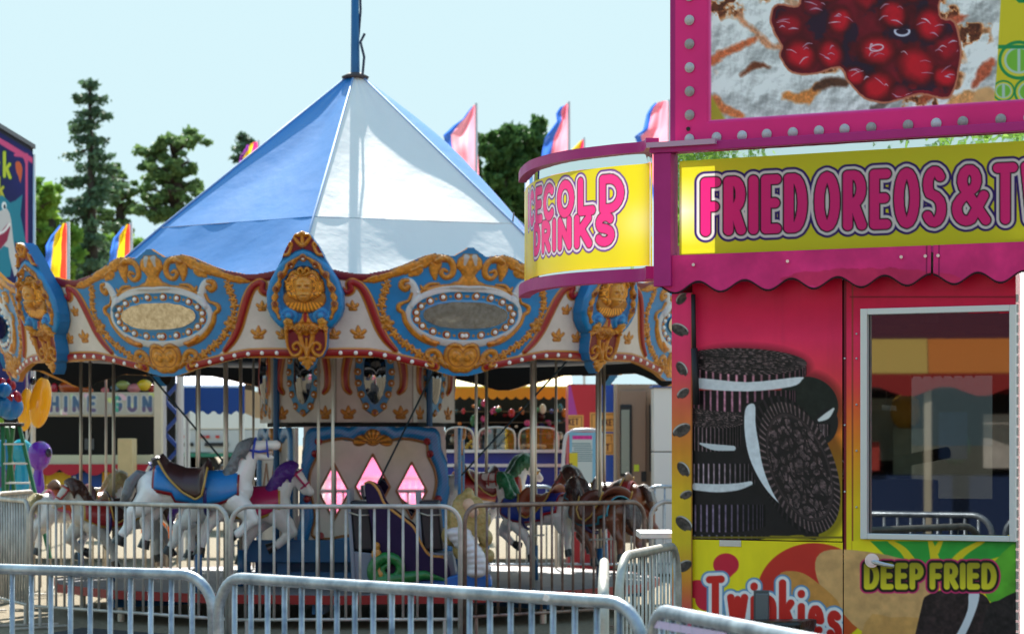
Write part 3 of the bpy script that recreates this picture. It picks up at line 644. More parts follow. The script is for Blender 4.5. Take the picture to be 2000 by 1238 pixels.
for x in (1347, 1400, 1450, 1498, 1549, 1600, 1650, 1702, 1774, 1829, 1881, 1955, 2010): mbulb(fa(x, HY-(HY-272)*(x+8000)/9347., -.008), .0245, mq)
b = MB().tube([fa(1344, 252, -.01), fa(1344, 252, 0)], .011, 10); part('bolt', b, blackm, mq)
# --- curved drinks sign
ap = smoothpts([(.746, 13.60), (.722, 13.79), (.56, 13.93), (.313, 14.23), (.155, 14.62), (.09, 15.05), (.075, 15.4)], 14)
def arcgrid(i0, i1, z0, z1, cell=.005, o=0):
    P = np.array(ap[i0:i1]); d = np.hypot(*np.diff(P, axis=0).T); L = np.concatenate([[0], np.cumsum(d)]); n = int(L[-1]/cell)+2
    t = np.linspace(0, L[-1], n); x = np.interp(t, L, P[:, 0]); y = np.interp(t, L, P[:, 1]); nv = int((z1-z0)/cell)+2
    tx = np.gradient(x); ty = np.gradient(y); q = np.hypot(tx, ty); x = x+o*(-(-ty)/q)*-1; y = y-o*(tx/q)*-1*1
    z = np.linspace(z1, z0, nv); X, Z = np.meshgrid(x, z); Yg = np.broadcast_to(y, X.shape)
    return np.stack([X, Yg, Z], -1), 1000+F*X/Yg, HY-F*(Z-CH)/Yg
zt = CH+1.577; arc3 = lambda z: [(x, y, z) for x, y in ap]
g, X, Y = arcgrid(10, len(ap), CH+.955, CH+1.505)
A = Art(X, Y, (226, 216, 34), aa=1.6)
m_ = .45*np.exp(-((Y-(432+(1262-X)*.12))/38)**2)*np.clip((X-1180)/60, 0, 1); A.col = A.col*(1-m_[..., None])+np.array([244, 238, 206])*m_[..., None]  # painted hotspot: a cream highlight blended into the sheet's yellow
# letters are set on the bent sheet itself: along its length, not in the picture
Pn = g[0]; dl = np.concatenate([[0], np.cumsum(np.hypot(*np.diff(Pn[:, :2], axis=0).T))]); U = np.broadcast_to(dl[-1]-dl, X.shape); V = g[..., 2]
sc = 360.; B = Art(U*sc, -V*sc, aa=1.6); B.col = A.col
Umax = dl[-1]*sc
def arcu(px): return float(np.interp(-px, -X[0], (dl[-1]-dl)*sc))
base1 = -(CH+1.278)*sc; base2 = -(CH+1.098)*sc
xl = arcu(1212); 
L, xe = layout('ICE COLD', 0, base1, 58, ex=1.62, gap=.50, sp=-.10); sh = xl-xe+.50*58
L = [[((x+sh), y+(-.012*0)) for x, y in q] for q in L]
L2, xe2 = layout('DRINKS', 0, base2, 50, ex=1.5, gap=.54); sh2 = arcu(1194)-xe2+.54*50; L2 = [[(x+sh2, y) for x, y in q] for q in L2]
d = np.minimum(lines(B, L), lines(B, L2)); B.fill(d-19.5, (84, 34, 142)); B.fill(d-16, (232, 222, 226)); B.fill(d-11, (34, 14, 26)); B.fill(d-9, (250, 58, 138))
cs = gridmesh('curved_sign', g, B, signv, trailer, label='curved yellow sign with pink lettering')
g2, X2, Y2 = arcgrid(4, len(ap), CH+1.506, zt-.01); gridmesh('mirror_strip', g2, Art(X2, Y2, (220, 220, 220)), mirror, trailer)
g2, X2, Y2 = arcgrid(1, 10, CH+.94, zt-.01); gridmesh('mirror_strip', g2, Art(X2, Y2, (220, 220, 220)), mirror, trailer)
g2, X2, Y2 = arcgrid(10, len(ap), CH+.94, CH+.954); gridmesh('mirror_strip', g2, Art(X2, Y2, (220, 220, 220)), mirror, trailer)
def sweep_rect(mb, pts, wd, h, out=0.):
    n = len(pts); vs = []
    for i in range(n):
        a = Vector(pts[max(i-1, 0)]); c = Vector(pts[min(i+1, n-1)]); t = (c-a).normalized(); s_ = Vector((t.y, -t.x, 0)); p = Vector(pts[i])+s_*out
        for a_, b_ in ((-wd/2, -h/2), (wd/2, -h/2), (wd/2, h/2), (-wd/2, h/2)): vs.append(p+s_*a_+Vector((0, 0, b_)))
    fs_ = [(i*4+k, i*4+(k+1) % 4, i*4+4+(k+1) % 4, i*4+4+k) for i in range(n-1) for k in range(4)]
    return mb.add(vs, fs_+[(3, 2, 1, 0), tuple((n-1)*4+k for k in range(4))])
b = MB(); sweep_rect(b, arc3(zt+.015), .07, .055); part('top_rail', b, purple, trailer)
b = MB(); sweep_rect(b, arc3(CH+.905), .07, .068); part('bottom_rail', b, purple, trailer)
b = MB().box((.105, 15.12, CH+1.25), (.03, .03, .66)); part('edge_trim', b, purple, trailer)
# ============================================================ CAROUSEL
CX, CY = (694-1000)/F*24, 24.0; CB = (700-1000)/F*24     # axis of the canopy, axis used for the boards
BX = (CX+CB)/2
car = thing('carousel', 'carousel with blue and white canopy, carved gold and blue boards and a mirrored centre', 'carousel', (BX, CY, 0))
def pol(R, th, z, cx=BX): return Vector((cx+R*sin(th), CY-R*cos(th), z))      # th = 0 faces the camera
T0 = radians(-3.5); SEC = pi/4
gold = (204, 134, 36); golddk = (150, 84, 22); blue = (24, 128, 190); wht = (216, 208, 200); red = (156, 20, 26); burg = (122, 22, 38)
carved = M('painted_carving', attr=True, rough=.36, var=.12, vscale=9, coat=.25)
backdk = M('board_back', (20, 20, 22), rough=.6)
rimm = M('gilded_edge', (214, 160, 70), rough=.35, coat=.3)
whiteb = M('white_bulb', (240, 236, 228), rough=.25, coat=.4)
glassm = M('carousel_mirror', (226, 220, 206), rough=.07, metal=1, bump=.12, bscale=7, c2=(168, 158, 138), vscale=26)
RB, TILT = 3.3, .28
def RAD(z): return RB+TILT*(z-2.6)
def bpos(u, z, sec=0, out=0.):
    th = T0+SEC*sec+u/RB; R = RAD(z)+out; return pol(R, th, z)
def proj(x, y, z): return 1000+F*x/y, HY-F*(z-CH)/y
ZB, ZT = 2.02, 3.2; HU = RB*SEC/2
# panel between shields -1 and 0 is the one drawn from; its centre is section -.5
nu, nv = 430, 190
U, Z = np.meshgrid(np.linspace(-HU, HU, nu), np.linspace(ZT, ZB, nv))
Ua = np.abs(U); th = T0-SEC/2+Ua/RB; R = RB+TILT*(Z-2.6)
xx = BX+R*np.sin(th); yy = CY-R*np.cos(th); PX, PY = proj(xx, yy, Z)
def twist(A, pts, r, c=gold, h=.012, n=5, edge=golddk):
    d = A.cur(pts, r, n); A.fill(d-1.0, edge); rr = max(r) if hasattr(r, '__len__') else r
    A.dome(d, c, rr*1.0, h, mod=.82+.36*fbm(A.X, A.Y, 5, 3)); return d
def fleur(A, cx, cy, s):
    for q in ([(cx, cy+6*s), (cx, cy-2*s), (cx, cy-11*s)], ):
        twist(A, q, [2.2*s, 4.2*s, .8*s], h=.01)
    for sg_ in (-1, 1):
        twist(A, [(cx+sg_*2*s, cy+3*s), (cx+sg_*7*s, cy), (cx+sg_*10.5*s, cy-3*s)], [2*s, 2.8*s, 2.4*s], h=.008)
        twist(A, [(cx+sg_*1*s, cy+5*s), (cx+sg_*6*s, cy+7*s)], [1.8*s, 2.4*s], h=.007)
    twist(A, [(cx-5*s, cy+8*s), (cx+5*s, cy+8*s)], 1.8*s, h=.008)
def board_art(A):
    X, Y = A.X, A.Y
    A.col[:] = wht; A.col *= (.95+.08*fbm(X, Y, 30, 2))[..., None]
    bf = A.poly([(250, 480), (300, 478), (440, 520), (520, 535), (512, 548), (500, 554), (484, 574), (474, 605), (465, 636), (455, 660), (437, 683), (414, 705), (383, 718), (340, 740), (250, 740)])
    A.fill(bf, blue, mod=.9+.2*fbm(X, Y, 26, 9))
    tr = A.cur([(440, 533), (478, 541), (505, 541), (535, 537), (570, 530), (615, 524)], [4, 6, 7.5, 8, 8, 8]); A.fill(tr-2, golddk); A.dome(tr, burg, 6, .014)
    # red scroll band
    for c, r, h in ((gold, 8.6, .008), (red, 5.6, .016)):
        d = A.cur([(527, 566), (521, 572), (513, 566), (514, 555), (506, 553), (493, 562), (483, 582), (474, 612), (466, 640), (455, 664), (440, 684)], [r*.5, r*.8, r, r, r, r, r*1.1, r*1.1, r*1.05, r*.9, r*.6]); A.fill(d-.7, golddk); A.dome(d, c, 5, h)
    # acanthus along the top
    nz = 5*(fbm(X, Y, 9, 14)-.5)*2
    d = A.cur([(338, 508), (360, 507), (385, 519), (412, 528), (440, 539), (470, 547), (488, 550)], [6, 9, 9, 7.5, 6, 5, 2])+nz*.7; A.fill(d-1.4, golddk); A.dome(d, gold, 7, .016, mod=.75+.5*fbm(X, Y, 4.5, 5))
    d = A.poly([(345, 505), (365, 520), (362, 545), (356, 548), (352, 532), (344, 522)], 3)+nz*.6; A.fill(d-1, golddk); A.dome(d, gold, 6, .014, mod=.75+.5*fbm(X, Y, 4.5, 6))
    d = A.poly([(380, 520), (400, 530), (404, 542), (392, 541), (378, 533)], 3)+nz*.5; A.dome(d, gold, 5, .012, mod=.75+.5*fbm(X, Y, 4.5, 7))
    twist(A, [(352, 512), (340, 506), (328, 512), (324, 526), (329, 540), (340, 544), (346, 536), (342, 529), (336, 532)], [5, 5.5, 5.5, 5, 4.5, 4, 3.6, 3, 2.4], h=.018)
    # crest and arch over the oval
    d = A.poly([(285, 500), (304, 500), (316, 512), (317, 524), (312, 532), (309, 540), (318, 552), (335, 558), (335, 566), (285, 566)], 0)+nz*.4; A.fill(d-1.2, golddk); A.dome(d, gold, 9, .02, mod=.75+.5*fbm(X, Y, 5, 8))
    A.fill(A.cur([(300, 504), (305, 520)], [5, 2]), (180, 176, 172))
    twist(A, [(300, 566), (340, 562), (368, 566), (392, 574)], [5, 4, 3.4, 2], h=.012)
    twist(A, [(352, 556), (368, 557), (380, 566), (384, 560)], [1.6, 2.6, 3, 1.2], h=.01)
    # white cartouche
    for dd in (A.ell(322, 620, 95, 60),): A.dome(dd, (206, 206, 206), 12, .022, mod=1+0*X)
    hn = A.cur([(398, 598), (394, 585), (396, 566), (402, 553), (410, 551)], [9, 9, 8, 7.5, 7]); A.dome(hn, (206, 206, 206), 8, .022)
    twist(A, [(408, 549), (416, 551), (419, 560), (413, 566), (408, 562)], [3, 4, 5, 5, 4.5], h=.02)
    twist(A, [(402, 575), (408, 588), (417, 592), (426, 597), (427, 606), (420, 612), (417, 630), (405, 650), (388, 665), (368, 674)], [1.5, 2, 2.4, 3.6, 3.6, 3.2, 3.6, 4, 4, 3.4], h=.02)
    twist(A, [(364, 671), (376, 668), (388, 658)], [3, 4.5, 3], c=(214, 130, 30), h=.02)
    A.fill(A.ell(320, 619, 88, 47), (120, 176, 216)); A.fill(A.ell(320, 619, 86, 46), blue); A.h = np.where(A.ell(320, 619, 86, 46) < 0, .008, A.h)
    for k in range(18):
        a = 2*pi*(k+.5)/18; x = 320+78*cos(a); y = 619+38.5*sin(a)
        A.fill(A.ell(x, y, 7.2, 7.8), gold); A.fill(A.ell(x+1, y, 5.0, 5.6), (150, 30, 24))
        a2 = 2*pi*(k+1)/18; A.fill(A.ell(320+78*cos(a2), 619+38.5*sin(a2), 2.4, 2.4), gold)
    A.fill(A.ell(320, 618, 70, 30), (90, 160, 210)); A.dome(A.ell(320, 618, 69, 29), (80, 150, 205), 3, .006)
    # garland
    for i, (x, y) in enumerate(smoothpts([(444, 552), (451, 572), (458, 596), (454, 622), (446, 642), (432, 662), (415, 678), (398, 692), (378, 704), (362, 708)], 2)):
        r = 4.6+2.6*abs(sin(i*1.9)); r = 11 if abs(i-7) < 1 else r
        d = A.ell(x, y, r, r*1.05)+2.2*np.sin(np.arctan2(Y-y, X-x)*5+i); A.fill(d-1.2, golddk); A.dome(d, gold, r*.8, .014, mod=.7+.55*fbm(X, Y, 4, i))
    # medallion and scrolls below
    twist(A, [(352, 716), (360, 706), (362, 694), (370, 686), (381, 689), (382, 699), (374, 703), (370, 697)], [4, 5, 5, 5, 4.6, 4, 3.4, 2.6], h=.018)
    d = A.ell(334, 700, 20, 28); A.fill(d-1.5, golddk); A.dome(d, gold, 8, .022, mod=.75+.5*fbm(X, Y, 5, 12)); A.fill(np.abs(A.ell(334, 698, 14, 19))-1, golddk); A.dome(A.ell(334, 698, 8, 10), gold, 6, .014, mod=.7+.6*fbm(X, Y, 3, 2))
    # red bulb strip along the bottom
    for c, r, h in ((gold, 9.5, .008), (red, 6, .014)):
        d = A.cur([(372, 716), (414, 706), (440, 699.5), (478, 691.5), (500, 689.5), (540, 689), (575, 690), (612, 692)], r); A.fill(d-.6, golddk); A.dome(d, c, 4, h)
    twist(A, [(385, 712), (377, 716), (376, 708), (382, 704)], 2.6, h=.02)
    for x, y, s in ((512, 598, .9), (552, 615, .85), (505, 650, 1.15), (552, 652, 1.0)): fleur(A, x, y, s)
A = Art(PX, PY, wht, aa=1.5); board_art(A)
top_o = [(285, 487), (296, 487), (303, 492), (312, 497), (322, 503), (334, 500), (354, 497), (375, 502), (414, 519), (440, 528), (478, 535), (500, 535), (519, 532), (545, 526), (620, 524)]
bot_o = [(620, 700), (519, 699), (478, 698), (440, 706), (414, 713), (385, 720), (365, 728), (345, 734), (285, 736)]
outl = A.poly(top_o+bot_o)
n_out = 0
def board_xyz(sec, art):
    thp = T0+SEC*sec+U/RB; Rr = RB+TILT*(Z-2.6)+art.h
    return np.stack([BX+Rr*np.sin(thp), CY-Rr*np.cos(thp), Z], -1)
# place a bulb on the board from its photo column and row on the reference panel (right half), sgn mirrors it
def inv(px, py):
    i = np.argmin((PX[:, nu//2:]-px)**2+(PY[:, nu//2:]-py)**2); j, k = divmod(i, nu-nu//2); return float(U[j, nu//2+k]), float(Z[j, 0])
bl_pts = []
for k in range(18):
    a = 2*pi*(k+.5)/18; x = 320+78*cos(a); y = 619+38.5*sin(a)
    if x > 318:
        u, z = inv(x, y); bl_pts += [(u, z, .019), (-u, z, .019)]
for x, y in ((386, 713), (412, 706.5), (436, 700.5), (460, 695), (486, 690.5), (513, 689.3), (542, 689)):
    u, z = inv(x, y); bl_pts += [(u, z, .0185), (-u, z, .0185)]
mu = [inv(320+66*cos(a), 618+26*sin(a)) for a in np.linspace(-pi/2, pi/2, 17)]
rest = MB(); rest2 = MB(); first = None
bulbme = None
def mkball(name, p, r, par):
    global bulbme
    if bulbme is None:
        b = MB().ball((0, 0, 0), (1, 1, 1), 10, 7); o = part('bulb', b, whiteb, None, True); bulbme = o.data; bpy.data.objects.remove(o)
    o = bpy.data.objects.new('bulb', bulbme); C.objects.link(o); o.parent = par; o.scale = (r, r, r); o.location = Vector(p)-WL[par.name]; return o
for k in range(8):
    sec = k-.5                                   # sections -.5 .. 6.5; -0.5 and .5 and -1.5 face the camera
    if sec > 4: sec -= 8
    P = board_xyz(sec, A)
    thp = T0+SEC*sec+U/RB; Rb_ = RB+TILT*(Z-2.6)-.045; BK = np.stack([BX+Rb_*np.sin(thp), CY-Rb_*np.cos(thp), Z], -1)
    o = gridmesh('rounding_board', P, A, carved, car, mask=outl < .6, thick=.035, m2=backdk, m3=rimm, back=BK)
    b = MB(); vs = []
    full = [(u, z) for u, z in mu]+[(-u, z) for u, z in reversed(mu)]
    c = bpos(0, sum(z for _, z in full)/len(full), sec, .036)
    ring_ = [bpos(u, z, sec, .036) for u, z in full]
    b.add([c]+ring_, [(0, 1+i, 1+(i+1) % len(full)) for i in range(len(full))])
    part('mirror', b, glassm, o, True)
    for u, z, r in bl_pts:
        p = bpos(u, z, sec, .018)
        if sec in (-.5, .5) or (sec == -1.5 and u > .0): mkball('bulb', p, r, o)
        elif sec in (-1.5, 1.5): rest.ball(p, r, 8, 6)
if rest.v: q = part('bulb', rest, whiteb, car, True); q['kind'] = 'stuff'
# --- shields at the joints, each a carved flat board
SW = 241.5                                        # photo px per metre at the front shield
def shield_grid():
    n1, n2 = 150, 260
    u, z = np.meshgrid(np.linspace(-.31, .31, n1), np.linspace(3.24, 2.03, n2)); return u, z
us, zs = shield_grid(); SX = us*SW*3.869; SY = (HY-(zs-CH)*SW-440)*3.869
A2 = Art(SX, SY, blue, aa=5); AX = np.abs(SX)
A2.X = AX
ou = [(0, 60), (22, 72), (60, 90), (85, 130), (112, 165), (150, 235), (160, 262), (200, 330), (258, 425), (290, 520), (292, 620), (268, 690), (235, 735), (200, 768), (165, 790), (160, 860), (150, 930), (120, 990), (70, 1005), (60, 1040), (35, 1065), (0, 1095), (-30, 1095), (-30, 60)]
A2.col = A2.col*(.92+.16*fbm(SX, SY, 90, 3))[..., None]
rim = A2.poly([(-40, 195), (0, 197), (60, 215), (120, 255), (200, 330), (258, 425), (288, 520), (290, 620), (265, 690), (235, 735), (195, 775), (120, 778), (85, 720), (-40, 700)], 0)
A2.dome(rim, blue, 34, .03, mod=.92+.16*fbm(SX, SY, 90, 3))
ins = A2.poly([(-40, 262), (0, 265), (60, 285), (115, 335), (160, 410), (190, 500), (195, 600), (170, 690), (110, 740), (-40, 740)], 0)
A2.fill(ins, (20, 112, 176)); A2.h = np.where(ins < 0, .018, A2.h)
A2.fill(A2.ell(0, 500, 158, 178)-0, (14, 60, 96)); A2.h = np.where(A2.ell(0, 500, 158, 178) < 0, .004, A2.h)
bd = A2.cur([(0, 258), (60, 275), (110, 325), (160, 385), (195, 455), (218, 530), (228, 600), (215, 660), (190, 700)], [12, 14, 17, 16, 17, 16, 17, 16, 10]); bd = bd+7*np.sin(SY/13.)
A2.fill(bd-4, golddk); A2.dome(bd, gold, 14, .02, mod=.8+.4*fbm(SX, SY, 14, 3))
sb_pts = [(0, 262), (95, 315), (168, 388), (212, 492), (226, 603)]
for x, y in sb_pts: A2.fill(A2.ell(x, y, 29, 29), golddk); A2.dome(A2.ell(x, y, 26, 26), gold, 8, .014); A2.fill(A2.ell(x, y, 20, 20), (130, 60, 20))
# volutes
for r, c in ((66, (30, 136, 200)), (40, (18, 104, 168)), (22, (40, 146, 206))): A2.dome(A2.ell(122, 690, r, r), c, 16, .02)
# fan collar, hair and face
fan = np.maximum(A2.ell(0, 560, 160, 100), 520-SY); A2.fill(fan-3, golddk); A2.dome(fan, gold, 24, .03, mod=.78+.4*(np.cos(np.arctan2(SY-470, SX)*40) > 0)*(SY > 590)+.1)
hair = A2.ell(0, 470, 148, 112)+12*(fbm(SX, SY, 36, 5)-.5)*2; A2.fill(hair-3, golddk); A2.dome(hair, gold, 40, .045, mod=.62+.7*np.abs(np.sin(fbm(SX, SY, 60, 8)*22)))
for pts, r in (([(0, 375), (20, 340), (40, 352), (30, 380), (10, 400)], [10, 13, 12, 10, 8]), ([(20, 400), (60, 365), (100, 385), (118, 430)], [10, 14, 14, 8])): twist(A2, pts, r, h=.03)
face = A2.poly([(-20, 400), (30, 404), (62, 430), (66, 480), (58, 530), (36, 575), (0, 596), (-20, 596)], 0); A2.fill(face-3, golddk); A2.dome(face, (214, 146, 50), 46, .05)
yb_ = np.exp(-((AX-30)/22)**2-((SY-462)/7)**2); eye = np.exp(-((AX-30)/15)**2-((SY-478)/8)**2); nose = np.exp(-(AX/9)**2-((SY-490)/26)**2); mouth = np.exp(-(AX/28)**2-((SY-545)/5)**2); chin = np.exp(-(AX/26)**2-((SY-575)/14)**2); lip = np.exp(-(AX/20)**2-((SY-556)/7)**2)
A2.h += .010*yb_-.010*eye+.024*nose-.010*mouth+.008*chin+.008*lip; A2.col *= (1-.35*eye-.35*mouth)[..., None]
# stem and tail
st = A2.poly([(-30, 665), (18, 670), (26, 700), (48, 735), (80, 748), (110, 770), (130, 800), (-30, 800)], 0); A2.fill(st-3, golddk); A2.dome(st, gold, 20, .02, mod=.75+.5*fbm(SX, SY, 20, 6)); A2.fill(A2.ell(0, 700, 15, 40), red)
ac = A2.poly([(95, 720), (140, 705), (168, 735), (150, 775), (165, 800), (120, 812), (96, 775)], 0)+8*(fbm(SX, SY, 20, 2)-.5); A2.fill(ac-3, golddk); A2.dome(ac, (214, 150, 54), 20, .03, mod=.75+.5*fbm(SX, SY, 16, 6))
A2.fill(A2.poly([(-30, 790), (150, 790), (150, 930), (110, 1000), (-30, 1000)], 0), burg)
for i in range(26):
    a = i*2.4; r_ = 8+i*3.2; x = abs(r_*cos(a)); y = 800+.36*r_*sin(a); d = A2.ell(x, y, 13, 11); A2.fill(d-2, golddk); A2.dome(d, gold, 9, .014)
twist(A2, [(150, 780), (158, 850), (150, 930), (110, 985), (60, 975), (40, 930), (66, 890), (100, 905), (98, 938), (76, 938)], [18, 17, 17, 16, 15, 14, 13, 12, 10, 8], h=.028)
twist(A2, [(50, 820), (40, 870), (20, 930), (0, 1000)], [16, 18, 14, 12], h=.024)
twist(A2, [(0, 860), (0, 1000)], [10, 12], h=.026)
tl = A2.poly([(-30, 985), (60, 990), (78, 1010), (60, 1030), (40, 1028), (46, 1052), (24, 1060), (14, 1085), (0, 1100), (-30, 1100)], 0); A2.fill(tl-3, golddk); A2.dome(tl, gold, 16, .024, mod=.8+.4*fbm(SX, SY, 14, 9))
# finial
fn_ = A2.poly([(-30, 60), (18, 72), (60, 92), (88, 135), (114, 165), (150, 230), (158, 262), (120, 250), (60, 212), (0, 194), (-30, 194)], 0); A2.fill(fn_, burg); A2.h = np.where(fn_ < 0, .02, A2.h)
twist(A2, [(140, 240), (112, 235), (92, 200), (80, 165), (92, 150), (104, 165), (98, 180)], [10, 12, 11, 10, 9, 8, 6], h=.02)
twist(A2, [(0, 75), (22, 95), (46, 92), (60, 110), (40, 140), (18, 165), (0, 180)], [14, 15, 12, 10, 14, 14, 10], h=.024); twist(A2, [(0, 80), (0, 170)], [12, 16], h=.028)
A2.X = SX
so = Art(AX, SY).poly(ou)
sidem = M('shield_side_blue', (22, 118, 178), rough=.35)
for k in range(8):
    sec = k if k <= 4 else k-8; th = T0+SEC*sec; n = Vector((sin(th), -cos(th), 0)); t = Vector((cos(th), sin(th), 0))
    Rr = RB+TILT*(zs-2.6)+.10+A2.h
    P = np.stack([BX+Rr*n.x+us*t.x, CY+Rr*n.y+us*t.y, zs], -1)
    Rb_ = RB+TILT*(zs-2.6)+.0; BK = np.stack([BX+Rb_*n.x+us*t.x, CY+Rb_*n.y+us*t.y, zs], -1)
    o = gridmesh('shield', P, A2, carved, car, mask=so < 2, thick=.10, m2=backdk, m3=sidem, back=BK, label='carved shield with a gilded mask face' if sec in (0, -1) else None)
    if sec in (0, -1, 1):
        for x, y in sb_pts:
            for sg_ in ((1,) if x == 0 else (1, -1)):
                u = sg_*x/SW/3.869; z = CH+(HY-(y/3.869+440))/SW; R_ = RB+TILT*(z-2.6)+.128
                mkball('bulb', Vector((BX+R_*n.x+u*t.x, CY+R_*n.y+u*t.y, z)), .019, o)
# --- canopy: steep cone of blue and white cloth, skirt below
canw = M('white_canvas', (236, 234, 230), rough=.5, var=.06, vscale=1.6, bump=.3, bscale=5, trans=.08, spec=.7, coat=.3)
canb = M('blue_canvas', (14, 126, 208), rough=.48, var=.12, vscale=1.6, bump=.3, bscale=5, trans=.08, spec=.8, coat=.5)
TC = radians(-7.6); HS = pi/3; zA, zK, zE = 4.99, 3.51, 2.62; RK, RE = 1.86, 2.90
def can_pt(th_, R_, z_): return Vector((CX+R_*sin(th_), CY-R_*cos(th_), z_))
for k in range(6):
    b = MB(); n1, n2 = 26, 18; rows = []
    up_only = []
    def panel(r0, z0, r1, z1, sag, mat_, nm, wob):
        vs = []; fs_ = []
        for i in range(n2+1):
            t = i/n2; Rr = r0+(r1-r0)*t; z_ = z0+(z1-z0)*t
            for j in range(n1+1):
                s_ = j/n1; a = can_pt(TC+HS*k, Rr, z_); c = can_pt(TC+HS*(k+1), Rr, z_); p = a.lerp(c, s_)
                q_ = sin(pi*s_); g_ = sin(pi*t) if nm == 'canopy_roof' else sin(pi*min(1, t*1.1))
                dirn = (Vector((CX, CY, p.z))-p).normalized()
                p = p+dirn*(sag*g_*q_)+Vector((0, 0, -.25*sag*g_*q_))
                # pulled folds at the head and along the seams
                p = p+dirn*(wob*(sin(s_*23+k)*(1-t)**3*.5+sin(s_*9+t*11+k*2)*.35*q_))
                vs.append(p)
        for i in range(n2):
            for j in range(n1): a = i*(n1+1)+j; fs_.append((a, a+1, a+n1+2, a+n1+1))
        b_ = MB(); b_.add(vs, fs_); return part(nm, b_, mat_, car, True)
    cm = canw if k % 2 == 0 else canb
    lab = 'white canvas panel' if k % 2 == 0 else 'blue canvas panel'
    panel(.06, zA, RK, zK, .055 if k not in (1, 4) else -.11, cm, 'canopy_roof', .012)['label'] = lab
    panel(RK, zK-.004, RE, zE, .035 if k not in (1, 4) else -.12, cm, 'canopy_skirt', .01)['label'] = lab
    e = MB().tube([can_pt(TC+HS*k, RK-.02, zK-.02), can_pt(TC+HS*(k+1), RK-.02, zK-.02)], .012, 6); part('canopy_rope', e, M('canopy_seam', (60, 90, 150), rough=.6), car)
for k in range(6):
    tk_ = TC+HS*k; part('canopy_seam', MB().tube([can_pt(tk_, .06, zA+.004), can_pt(tk_, RK+.004, zK+.006), can_pt(tk_, RE+.004, zE)], .010, 6), M('seam_tape', (150, 176, 214), rough=.7), car, True)
    for m_, (f0, f1) in enumerate(((.34, .9), (.66, .97))):
        a0 = can_pt(tk_, RK, zK).lerp(can_pt(tk_+HS, RK, zK), f0)
b = MB()
p = can_pt(TC+HS, RK, zK); b.tube([p, p+Vector((.012, 0, .1))], .007, 6); part('spike', b, M('grey_steel', (120, 124, 128), metal=.7, rough=.4), car)
bluep = M('blue_paint', (22, 96, 150), rough=.4, var=.15, vscale=6)
b = MB().tube([(CX, CY, .3), (CX, CY, 4.9), (CX-.005, CY, 6.4)], [.07, .045, .03], 12); part('mast', b, bluep, car, True)
b = MB().lathe([(.12, 0), (.13, .02), (.07, .05), (.04, .06)], (CX, CY, zA-.03), 16); part('mast_collar', b, M('dark_collar', (70, 60, 60), rough=.6), car, True)
b = MB().tube([(CX+.07, CY-.05, 4.98), (CX+.085, CY-.04, 5.16), (CX+.05, CY-.03, 5.3), (CX+.09, CY-.03, 5.38)], .012, 6).tube([(CX+.03, CY, 5.35), (CX+.05, CY, 5.6), (CX+.03, CY, 6.2)], .011, 6); part('rope', b, M('dark_rope', (60, 66, 84), rough=.9), car)
# --- inner machinery under the roof
steelm = M('chrome_pole', (206, 198, 184), rough=.38, metal=.55)
darkm = M('dark_underside', (26, 28, 30), rough=.7)
b = MB().lathe([(.9, 3.0), (2.9, 2.72), (3.12, 2.60), (3.12, 2.66), (2.9, 2.78), (.9, 3.06)], (BX, CY, 0), 48, caps=False); part('ceiling', b, darkm, car)
greyp = M('grey_blue_paint', (150, 162, 178), rough=.45)
ring_ = [pol(2.75, 2*pi*i/64, 2.36) for i in range(64)]
b = MB().tube(ring_, .035, 8, closed=True); part('ring_beam', b, greyp, car, True)
for k in range(16):
    th = T0+2*pi*k/16
    b = MB().bar(pol(.8, th, 2.66), pol(3.1, th, 2.5), .05, .05); part('sweep', b, bluep, car)
for k in (0, 1, 6):
    th = T0+SEC*k+.2; b = MB().tube([pol(1.1, th+.1, 1.2), pol(2.2, th+.28, 2.4)], .009, 6); part('brace', b, M('dark_cable', (30, 60, 74), rough=.5), car)
# --- platform
plat = M('platform_deck', (120, 116, 116), rough=.55, var=.2, vscale=7, stretch=(1, 1, 1)); redp = M('platform_red', (150, 22, 20), rough=.5, var=.2, vscale=5)
Rp = 2.82
b = MB().lathe([(1.0, .235), (1.0, .285), (Rp, .285), (Rp, .235)], (BX, CY, 0), 16, caps=False); part('platform', b, plat, car)
b = MB().lathe([(Rp+.001, .215), (Rp+.022, .215), (Rp+.022, .289), (Rp+.001, .289)], (BX, CY, 0), 16, caps=False); part('platform_rim', b, redp, car)
for k in range(8):
    th = T0+SEC*k; b = MB().bar(pol(.5, th, .17), pol(2.7, th, .17), .09, .09); part('platform_beam', b, bluep, car)
    b = MB().tube([pol(2.6, th, 0), pol(2.6, th, .13)], .03, 8); part('platform_jack', b, steelm, car)
b = MB(); th5 = [T0+SEC*k+.39 for k in range(8)]
part('centre_base', MB().box((BX, CY, .40), (1.75, 1.6, .30)), bluep, car, bevel=.01)
for dx, dy in ((-.95, -.9), (.05, -.95), (.95, -.8), (-.6, -1.05)): part('centre_leg', MB().box((BX+dx, CY+dy, .42), (.09, .09, .56)), bluep, car)
part('cross_beam', MB().box((BX-.35, CY-1.1, .585), (1.3, .08, .2)), bluep, car, bevel=.006); part('cross_beam', MB().box((BX-.45, CY-1.02, .36), (1.1, .06, .07)), bluep, car)
